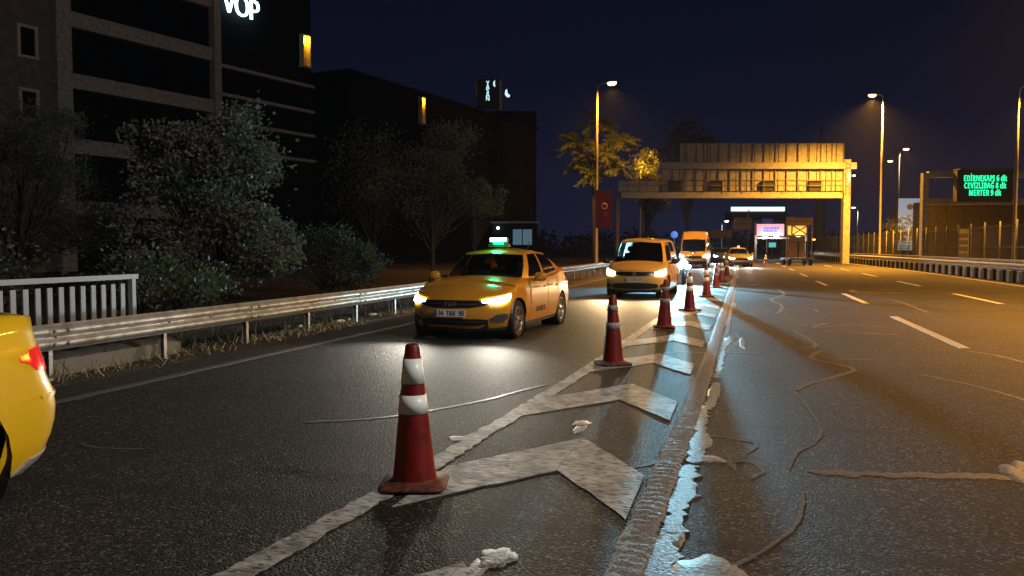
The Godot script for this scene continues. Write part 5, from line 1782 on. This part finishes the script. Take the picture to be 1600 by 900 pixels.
func motorcycle() -> void:
	var t := thing("motorcycle", "dark motorcycle with one dazzling cold white headlight between the yellow vehicles", "motorcycle", Vector3(-2.28, 0, -34.0), deg_to_rad(2))
	for z in [0.68, -0.68]:
		var w := Node3D.new()
		w.name = "wheel"
		t.add_child(w, true)
		w.position = Vector3(0, 0.31, z)
		var ty := begin(true)
		lathe(ty, [Vector2(0.24, -0.05), Vector2(0.29, -0.045), Vector2(0.31, 0), Vector2(0.29, 0.045), Vector2(0.24, 0.05)], 24, Transform3D(Basis(Vector3(0, 0, 1), Vector3(1, 0, 0), Vector3(0, 1, 0)), Vector3.ZERO))
		obj("tyre", ty, M.rubber, w)
		var rm := begin(true)
		lathe(rm, [Vector2(0.245, -0.03), Vector2(0.22, 0), Vector2(0.245, 0.03)], 24, Transform3D(Basis(Vector3(0, 0, 1), Vector3(1, 0, 0), Vector3(0, 1, 0)), Vector3.ZERO))
		rm.set_smooth_group(0xFFFFFFFF)
		for k in 5: bar(rm, Vector3.ZERO, Vector3(0, cos(TAU * k / 5), sin(TAU * k / 5)) * 0.24, 0.03, 0.03)
		obj("rim", rm, M.rim, w)
	var fk := begin(true)
	for s in [-1, 1]: tube(fk, [Vector3(0.09 * s, 0.31, 0.68), Vector3(0.09 * s, 0.92, 0.42)], [0.028, 0.025], 8)
	obj("fork", fk, M.chrome, t)
	var bd := begin(true)
	tube(bd, [Vector3(0, 0.72, 0.5), Vector3(0, 0.82, 0.25), Vector3(0, 0.84, 0.0), Vector3(0, 0.72, -0.25)], [0.1, 0.17, 0.16, 0.08], 12)
	tube(bd, [Vector3(0, 0.45, 0.28), Vector3(0, 0.42, -0.1), Vector3(0, 0.5, -0.3)], [0.14, 0.17, 0.1], 10)
	tube(bd, [Vector3(0, 0.62, -0.3), Vector3(0, 0.78, -0.9)], [0.07, 0.06], 8)
	obj("body", bd, M.dark_blue, t)
	var se := begin(true)
	tube(se, [Vector3(0, 0.78, -0.12), Vector3(0, 0.78, -0.4), Vector3(0, 0.84, -0.78)], [0.1, 0.13, 0.09], 10)
	obj("seat", se, M.black, t)
	var mg := begin(true)
	tube(mg, [Vector3(0, 0.62, 0.9), Vector3(0, 0.68, 0.7), Vector3(0, 0.6, 0.42)], [0.03, 0.075, 0.05], 8)
	obj("mudguard", mg, M.dark_blue, t)
	var hb := begin(true)
	tube(hb, [Vector3(-0.38, 1.02, 0.24), Vector3(-0.18, 1.06, 0.38), Vector3(0.18, 1.06, 0.38), Vector3(0.38, 1.02, 0.24)], [0.018, 0.014, 0.014, 0.018], 8)
	obj("handlebar", hb, M.black, t)
	for s in [-1, 1]:
		var mr := begin(true)
		tube(mr, [Vector3(0.28 * s, 1.04, 0.3), Vector3(0.36 * s, 1.22, 0.26)], [0.008, 0.008], 6)
		lathe(mr, [Vector2(0, -0.02), Vector2(0.06, -0.01), Vector2(0.06, 0.01), Vector2(0, 0.015)], 12, Transform3D(Basis(Vector3(1.2, 0, 0), Vector3(0, 0, 1), Vector3(0, -0.8, 0)), Vector3(0.38 * s, 1.26, 0.26)))
		obj("mirror", mr, M.chrome, t)
	var sc := begin(true)
	var pv := []
	for i in 5:
		var row := []
		for k in 7:
			var q := (k - 3) / 3.0
			row.append(Vector3(q * (0.2 - 0.025 * i), 1.0 + 0.08 * i, 0.5 - 0.05 * i - 0.1 * q * q))
		if i:
			for k in 6: quad(sc, pv[k], row[k], row[k + 1], pv[k + 1])
		pv = row
	obj("windscreen", sc, M.clear_lens, t)
	var hl := begin(true)
	lathe(hl, [Vector2(0.15, -0.06), Vector2(0.15, 0.0), Vector2(0.12, 0.025), Vector2(0.0, 0.04)], 18, Transform3D(Basis(Vector3(1, 0, 0), Vector3(0, 0, 1), Vector3(0, -1, 0)), Vector3(0, 0.84, 0.58)))
	obj("headlight", hl, M.head_cool, t)
	for sx in [-1, 1]:
		var ax := begin(true)
		lathe(ax, [Vector2(0.075, -0.05), Vector2(0.075, 0.0), Vector2(0.05, 0.02), Vector2(0.0, 0.028)], 14, Transform3D(Basis(Vector3(1, 0, 0), Vector3(0, 0, 1), Vector3(0, -1, 0)), Vector3(0.2 * sx, 0.72, 0.56)))
		obj("added_glare_disc", ax, M.head_cool, t)  # glowing discs added to widen the dazzle of the headlight
	var l := SpotLight3D.new()
	l.name = "beam"
	l.position = Vector3(0, 0.84, 0.68)
	l.rotation = Vector3(deg_to_rad(-2), PI, 0)
	l.spot_angle = 55
	l.spot_angle_attenuation = 1.0
	l.spot_range = 150
	l.spot_attenuation = 2.0
	l.light_energy = 320
	l.light_color = Color(0.55, 0.88, 1.0)
	l.light_size = 0.1
	l.shadow_enabled = true
	t.add_child(l, true)

# ---------------------------------------------------------------- scene
func _ready() -> void:
	rng.seed = 1
	# camera: hand held at eye height, turned towards the oncoming lane
	var cam := Camera3D.new()
	cam.name = "camera"
	cam.fov = 38.74
	cam.near = 0.05
	cam.far = 1500
	cam.position = Vector3(0, 1.5, 0)
	cam.rotation = Vector3(deg_to_rad(-2.862), deg_to_rad(15.69), 0)
	cam.current = true
	add_child(cam)
	# night sky over a lit city
	var e := Environment.new()
	e.background_mode = Environment.BG_SKY
	var sky := Sky.new()
	var sm := ProceduralSkyMaterial.new()
	sm.sky_top_color = Color(0.030, 0.036, 0.09)
	sm.sky_horizon_color = Color(0.08, 0.10, 0.19)
	sm.sky_curve = 0.09
	sm.ground_bottom_color = Color(0.01, 0.012, 0.02)
	sm.ground_horizon_color = Color(0.05, 0.06, 0.11)
	sky.sky_material = sm
	e.sky = sky
	e.tonemap_mode = Environment.TONE_MAPPER_LINEAR
	e.tonemap_exposure = 1.0
	e.fog_enabled = true
	e.fog_density = 0.0002
	e.fog_light_color = Color(0.85, 0.9, 1.0)
	e.sdfgi_enabled = true
	e.ssao_enabled = true
	e.ssil_enabled = true
	var we := WorldEnvironment.new()
	we.name = "world_environment"
	we.environment = e
	add_child(we)
	font = SystemFont.new()
	font.font_names = PackedStringArray(["Droid Sans"])
	font_bold = SystemFont.new()
	font_bold.font_names = PackedStringArray(["Droid Sans"])
	font_bold.font_weight = 700
	make_materials()
	M.rail_paint = mat(0.30, 0.30, 0.33, 0.5)
	M.dark_concrete = mat(0.13, 0.12, 0.105, 0.9)
	M.post_silhouette = mat(0.035, 0.025, 0.018, 0.8)  # barrier posts coloured near black so they read as silhouettes
	M.plinth = mat(0.62, 0.57, 0.46, 0.85)  # pale amber tone stands for the lamplit kerb beyond the posts
	M.concrete_dark = mat(0.11, 0.105, 0.1, 0.85)
	M.bottle = mat(0.75, 0.85, 0.82, 0.12)
	M.ochre = mat(0.5, 0.4, 0.22, 0.8)
	M.bulb_niche = glow(1.0, 0.72, 0.12, 8.0)
	M.frame_pale = mat(0.5, 0.48, 0.45, 0.7)
	M.sign_navy = mat(0.02, 0.03, 0.06, 0.5)
	M.sign_dim = glow(0.55, 0.85, 0.95, 1.2)
	M.cabin_glow = glow(0.2, 0.4, 0.55, 0.22)
	M.sign_back_tinted = mat(0.5, 0.4, 0.28, 0.6)  # orange lamplight put into the colour of the sign back
	M.screen_pink = glow(1.0, 0.42, 0.55, 0.9)
	M.screen_blue = glow(0.1, 0.25, 1.0, 0.8)
	M.screen_amber = glow(1.0, 0.5, 0.08, 0.9)
	M.screen_teal = glow(0.15, 0.75, 0.65, 0.7)
	M.strip_white = glow(0.55, 0.9, 1.0, 2.2)
	M.sign_blue = mat(0.03, 0.12, 0.6, 0.4)
	M.wood_brown = mat(0.3, 0.2, 0.11, 0.7)
	M.lamp_amber = glow(1.0, 0.5, 0.1, 6.0)
	M.lamp_red = glow(1.0, 0.16, 0.05, 14.0)
	var cf := mat(1, 1, 1, 0.7)
	cf.albedo_texture = noise_tex(FastNoiseLite.TYPE_SIMPLEX, 0.03, 55, [[0.0, Color(0.2, 0.08, 0.07)], [0.5, Color(0.36, 0.16, 0.13)], [1.0, Color(0.55, 0.36, 0.28)]], 256, 5)
	tri_world(cf, 0.4)
	M.cone_foot = cf
	M.banner_red = mat(0.3, 0.03, 0.05, 0.8)
	M.banner_pale = mat(0.45, 0.2, 0.2, 0.8)

	# street lamps light the place
	var sodium := Color(1.0, 0.66, 0.2)
	var warm := Color(1.0, 0.855, 0.635)
	street_lamp("tall lamp post on the verge, behind the crash barrier beside the red banner", Vector3(-9.1, 0, -52.6), 11.8, Vector3(0.75, 0.12, 0.2), M.bulb_sodium, sodium, 330, 82)
	street_lamp("tall lamp post behind the median barrier in front of the sign gantry", Vector3(10.75, 0, -72.2), 13.6, Vector3(-0.62, 0.12, 0.15), M.bulb_sodium, sodium, 2100, 75)
	street_lamp("lamp post standing before the message board gantry", Vector3(13.42, 0, -47.5), 9.5, Vector3(0.45, 0.1, -0.1), M.bulb_warm, sodium, 350, 70)
	street_lamp("lamp post with a pale head farther along the side road", Vector3(17.35, 0, -104), 12.3, Vector3(0.5, 0.4, 0), M.bulb_warm, warm, 120, 78)
	street_lamp("short far lamp post beyond the gantry column", Vector3(18.9, 0, -151), 8.0, Vector3(-0.5, 0.2, 0), M.bulb_white, Color(1, 0.93, 0.8), 60, 78)
	street_lamp("lamp post rising just behind the tall median lamp post, head turned away from the road", Vector3(17.6, 0, -119), 12.9, Vector3(0.9, 0.05, 0), M.bulb_warm, warm, 60, 75)
	street_lamp("low white lamp post far beyond the gantry near the end of the queue", Vector3(-3.2, 0, -134), 5.5, Vector3(0.5, 0.1, 0), M.bulb_white, Color(0.9, 0.97, 1.0), 25, 78)
	street_lamp("lamp post half hidden by the yellow lit tree behind the gantry", Vector3(-11.2, 0, -93.6), 11.0, Vector3(0.6, 0.15, 0.1), M.bulb_sodium, sodium, 90)
	street_lamp("lamp post on the median beside the open traffic lanes, before the first lane dashes", Vector3(11.9, 0, -3.5), 11.0, Vector3(-0.7, 0.12, 0), M.bulb_warm, Color(1.0, 0.95, 0.88), 175)
	street_lamp("lamp post on the median between the lone near lamp post and the message board", Vector3(12.1, 0, -25.5), 10.6, Vector3(-2.2, 0.25, 0), M.bulb_sodium, sodium, 760, 78)

	build_road()
	guard_rail()
	median_barrier()
	mesh_fence()
	footway_railing()
	office_block()
	roadside_kiosk()
	sign_gantry()
	message_gantry()
	side_road_things()
	far_things()
	works_trailer()
	lamp_banner()
	print("structures done")

	# vegetation
	tree("leafy_tree", "broad leafy tree with large grey-green leaves behind the crash barrier", "tree", Vector3(-13.4, -0.05, -18.6), 11, 0.9, 0.12, [[Vector3(0, 3.0, 0), Vector3(2.1, 2.0, 1.9)], [Vector3(0.5, 4.2, -0.4), Vector3(1.3, 1.0, 1.3)], [Vector3(-0.9, 3.9, 0.5), Vector3(1.2, 1.0, 1.2)], [Vector3(1.1, 1.6, -0.8), Vector3(1.3, 1.0, 1.2)], [Vector3(-1.0, 1.5, 0.8), Vector3(1.3, 1.0, 1.2)]], 150, 30000, 0.12, M.leaf_grey, "", 0.4, 0.27)
	tree("evergreen_tree", "dark bushy evergreen tree in front of the beige house", "tree", Vector3(-18.6, -0.05, -17.4), 12, 1.4, 0.16, [[Vector3(0, 2.6, 0), Vector3(1.9, 1.9, 1.9)], [Vector3(0.6, 4.4, -0.6), Vector3(1.1, 1.2, 1.1)], [Vector3(-0.8, 4.3, 0.6), Vector3(1.1, 1.1, 1.1)], [Vector3(1.0, 2.6, -1.2), Vector3(1.3, 1.2, 1.2)]], 110, 24000, 0.1, M.leaf_olive, "", 0.2, 0.34)
	tree("shrub", "rounded dark shrub beside the broad leafy tree", "shrub", Vector3(-12.3, -0.05, -22.6), 13, 0.3, 0.07, [[Vector3(0, 1.2, 0), Vector3(1.2, 1.1, 1.1)], [Vector3(0.7, 1.0, -0.6), Vector3(0.9, 0.8, 0.8)]], 60, 8000, 0.09, M.leaf_dark)
	tree("shrub", "low spreading shrub under the broad leafy tree", "shrub", Vector3(-11.0, -0.05, -13.6), 14, 0.2, 0.06, [[Vector3(0, 0.7, 0), Vector3(1.2, 0.7, 1.6)]], 40, 3000, 0.11, M.leaf_dark)
	tree("shrub", "dark shrub behind the white railing", "shrub", Vector3(-12.6, -0.05, -10.2), 15, 0.3, 0.06, [[Vector3(0, 1.0, 0), Vector3(1.4, 1.0, 1.9)]], 50, 3400, 0.11, M.leaf_dark)
	tree("slender_tree", "slender forked tree with sparse small leaves behind the taxi", "tree", Vector3(-11.7, -0.05, -30.0), 16, 2.2, 0.09, [[Vector3(-0.4, 4.0, 0), Vector3(2.0, 1.6, 1.6)], [Vector3(0.6, 5.4, -0.4), Vector3(1.5, 1.2, 1.3)], [Vector3(1.4, 3.6, -0.6), Vector3(1.0, 0.8, 0.9)]], 90, 8000, 0.11, M.leaf_olive, "", 0.3, 0.3)
	tree("slender_tree", "leaning thin tree with a tuft of yellowish leaves beside the forked tree", "tree", Vector3(-11.0, -0.05, -33.2), 17, 2.2, 0.06, [[Vector3(0.5, 3.6, -0.3), Vector3(1.0, 0.8, 0.9)]], 26, 1300, 0.13, M.leaf_olive)
	tree("bare_tree", "dark sparse tree standing behind the forked tree", "tree", Vector3(-15.6, -0.05, -33.0), 18, 2.4, 0.12, [[Vector3(0, 4.6, 0), Vector3(2.4, 2.2, 2.2)]], 60, 2400, 0.14, M.leaf_dark)
	tufted_pine("open pine tree with layered sprays around the verge lamp post", Vector3(-10.3, -0.05, -58.5), [[Vector3(0.2, 10.4, 0.2), 1.3], [Vector3(2.0, 9.0, 0.3), 1.1], [Vector3(-1.2, 8.9, 0.3), 1.3], [Vector3(0.9, 8.1, 0.8), 1.2], [Vector3(-0.9, 7.7, -0.4), 1.3], [Vector3(1.6, 7.2, 0.5), 1.0], [Vector3(-0.2, 6.6, 0.5), 1.0]], M.needle, 80)
	tree("roadside_tree", "roadside tree lit bright yellow behind the gantry column", "tree", Vector3(-10.4, -0.05, -92.0), 19, 4.6, 0.2, [[Vector3(0, 10.4, 0), Vector3(1.9, 1.8, 1.6)], [Vector3(0.4, 8.6, 0), Vector3(1.9, 1.3, 1.5)], [Vector3(0.6, 6.4, 0.2), Vector3(1.9, 1.0, 1.4)]], 80, 4600, 0.24, M.leaf_lamplit)
	tree("tall_tree", "tall dark tree rising above the gantry", "tree", Vector3(-7.6, -0.05, -118), 20, 8, 0.3, [[Vector3(0, 14, 0), Vector3(4.5, 5.5, 4)]], 70, 3600, 0.4, M.leaf_dark)
	tree("street_tree", "small light-leaved tree in front of the backlit billboard", "tree", Vector3(13.9, -0.05, -86.0), 21, 1.4, 0.07, [[Vector3(0, 2.9, 0), Vector3(1.2, 1.2, 1.1)]], 34, 1300, 0.16, M.leaf_grey)
	verge_growth()
	litter()
	print("vegetation done")

	# vehicles
	var S := sedan()
	S.plate = "34  TKK  95"
	var taxi := vehicle(S, "taxi", "yellow taxi saloon, tinted orange for the lamplight, with a green lit roof sign driving with headlights on", "taxi", Vector3(-4.32, 0, -14.45), deg_to_rad(-3.0))
	taxi_fittings(taxi, S, true)
	var S2 := sedan()
	S2.beam = 0.0
	S2.paint = M.taxi_lit
	S2.mirror_mat = M.taxi_lit
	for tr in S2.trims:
		if tr[0] == "rear_bumper_crease": tr[2] = M.taxi_lit
	S2.tail_mat = M.tail
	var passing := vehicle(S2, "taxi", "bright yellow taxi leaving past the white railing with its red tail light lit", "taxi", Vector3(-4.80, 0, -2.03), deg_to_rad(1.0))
	taxi_fittings(passing, S2, false)
	var V := small_van()
	V.plate = "34 KYM 057"
	V.beam = 28.0
	var van := vehicle(V, "van", "pale yellow passenger van with a dark grille waiting beside the cones", "van", Vector3(-2.95, 0, -25.9), deg_to_rad(-1.0))
	var an := begin(true)
	tube(an, [Vector3(0, 1.78, 0.55), Vector3(0.0, 2.5, 0.3)], [0.01, 0.005], 5)
	obj("aerial", an, M.black, van)
	var em := begin(true)
	lathe(em, [Vector2(0.075, 0), Vector2(0.06, 0.012), Vector2(0.045, 0.012), Vector2(0.03, 0.0)], 4, Transform3D(Basis(Vector3(0.75, 0, 0), Vector3(0, 0, 1), Vector3(0, -1, 0)), Vector3(0, 0.725, 2.245)))
	obj("emblem", em, M.chrome, van)
	var B := minibus()
	vehicle(B, "minibus", "tall yellow minibus with a high roof behind the motorcycle", "minibus", Vector3(-3.35, 0, -62.0), deg_to_rad(0))
	motorcycle()
	var F := sedan()
	F.paint = M.silver
	F.mirror_mat = M.silver
	F.lamp_mat = M.head_amber
	F.beam = 22.0
	var far := vehicle(F, "car", "far car with wide amber headlights and a red roof lamp", "car", Vector3(-0.35, 0, -65.5), deg_to_rad(8))
	var bc := begin(true)
	lathe(bc, [Vector2(0, 0.12), Vector2(0.07, 0.1), Vector2(0.09, 0.0)], 12)
	obj("roof_lamp", bc, M.lamp_red, far, Vector3(0.1, 1.47, -0.3))
	var F2 := sedan()
	F2.paint = M.dark_blue
	F2.mirror_mat = M.dark_blue
	F2.lamp_mat = M.head_white
	F2.beam = 22.0
	F2.beam_color = Color(0.8, 0.93, 1.0)
	vehicle(F2, "car", "far dark car with cold white headlights behind the minibus", "car", Vector3(-2.0, 0, -80.5), deg_to_rad(8))

	# cones
	var C := cone_meshes()
	var order := ["second", "third", "fourth", "fifth", "sixth", "seventh", "eighth"]
	traffic_cone(C, Vector3(-1.96, 0, -4.72), 0.25, "bright red traffic cone with two clean silvery collars, first of its row", M.cone_red, M.cone_foot, 0.012)
	var spots := [[-1.57, 10.35, 0.5], [-1.38, 15.4, 0.1], [-1.18, 19.7, 0.8], [-1.02, 25.4, 0.3], [-0.93, 31.0, 0.6], [-0.85, 37.0, 0.2], [-0.75, 43.5, 0.9]]
	for i in spots.size():
		traffic_cone(C, Vector3(spots[i][0], 0, -spots[i][1]), spots[i][2], "traffic cone along the hatched strip, %s in the row that the bright red cone begins" % order[i], M.cone_red, M.cone_foot, [0.012, -0.02, 0.006, 0.03, -0.015, 0.01, 0.0][i], 1.0, i in [0, 1, 4])
	traffic_cone(C, Vector3(1.9, 0, -73.0), 0.2, "traffic cone standing alone in front of the works trailer's planks", M.cone_red, M.cone_foot)
	traffic_cone(C, Vector3(0.9, 0, -79.0), 0.7, "far traffic cone on the road below the pink screen", M.cone_red, M.cone_foot)
	print("all done")

func taxi_fittings(t: Node3D, S: Dictionary, lit: bool) -> void:
	var sg := begin()
	box(sg, Vector3(0, 1.525, -0.05), Vector3(0.38, 0.05, 0.16))
	box(sg, Vector3(0, 1.6, -0.05), Vector3(0.34, 0.13, 0.1))
	var s := obj("taxi_sign", sg, M.black, t)
	lettering("lettering", "SERBEST", 0.07, M.taxi_white if lit else M.plate, s, Vector3(0, 1.633, 0.002), Basis().scaled(Vector3(0.85, 1, 1)), true, 0.006)
	lettering("lettering", "TAKSİ", 0.055, M.taxi_green if lit else M.plate, s, Vector3(0, 1.568, 0.002), Basis(), true, 0.006)
	if lit:
		var l := OmniLight3D.new()
		l.name = "sign_light"
		l.position = Vector3(0, 1.6, 0.16)
		l.light_color = Color(0.1, 1.0, 0.55)
		l.light_energy = 0.25
		l.light_size = 0.1
		l.omni_range = 20
		l.omni_attenuation = 2.0
		l.shadow_enabled = true
		t.add_child(l, true)
	# small maker's letters on the grille
	lettering("grille_letters", "FIAT", 0.07, M.chrome, t, Vector3(0, 0.597, lut(S.zf, 0.597) + 0.012), Basis(), true, 0.008)
	# number painted on the doors
	for sd in [1.0, -1.0]:
		var p := side_sign(body_out(S, u_of(S, 0.25), 0.42, 0.012), sd)
		lettering("door_number", "34 TKK 95", 0.09, M.black, t, p, Basis(Vector3.UP, sd * PI / 2), true, 0.004)
	var an := begin(true)
	tube(an, [Vector3(0.32, 1.46, -0.75), Vector3(0.34, 1.62, -0.85)], [0.012, 0.005], 6)
	obj("aerial", an, M.black, t)
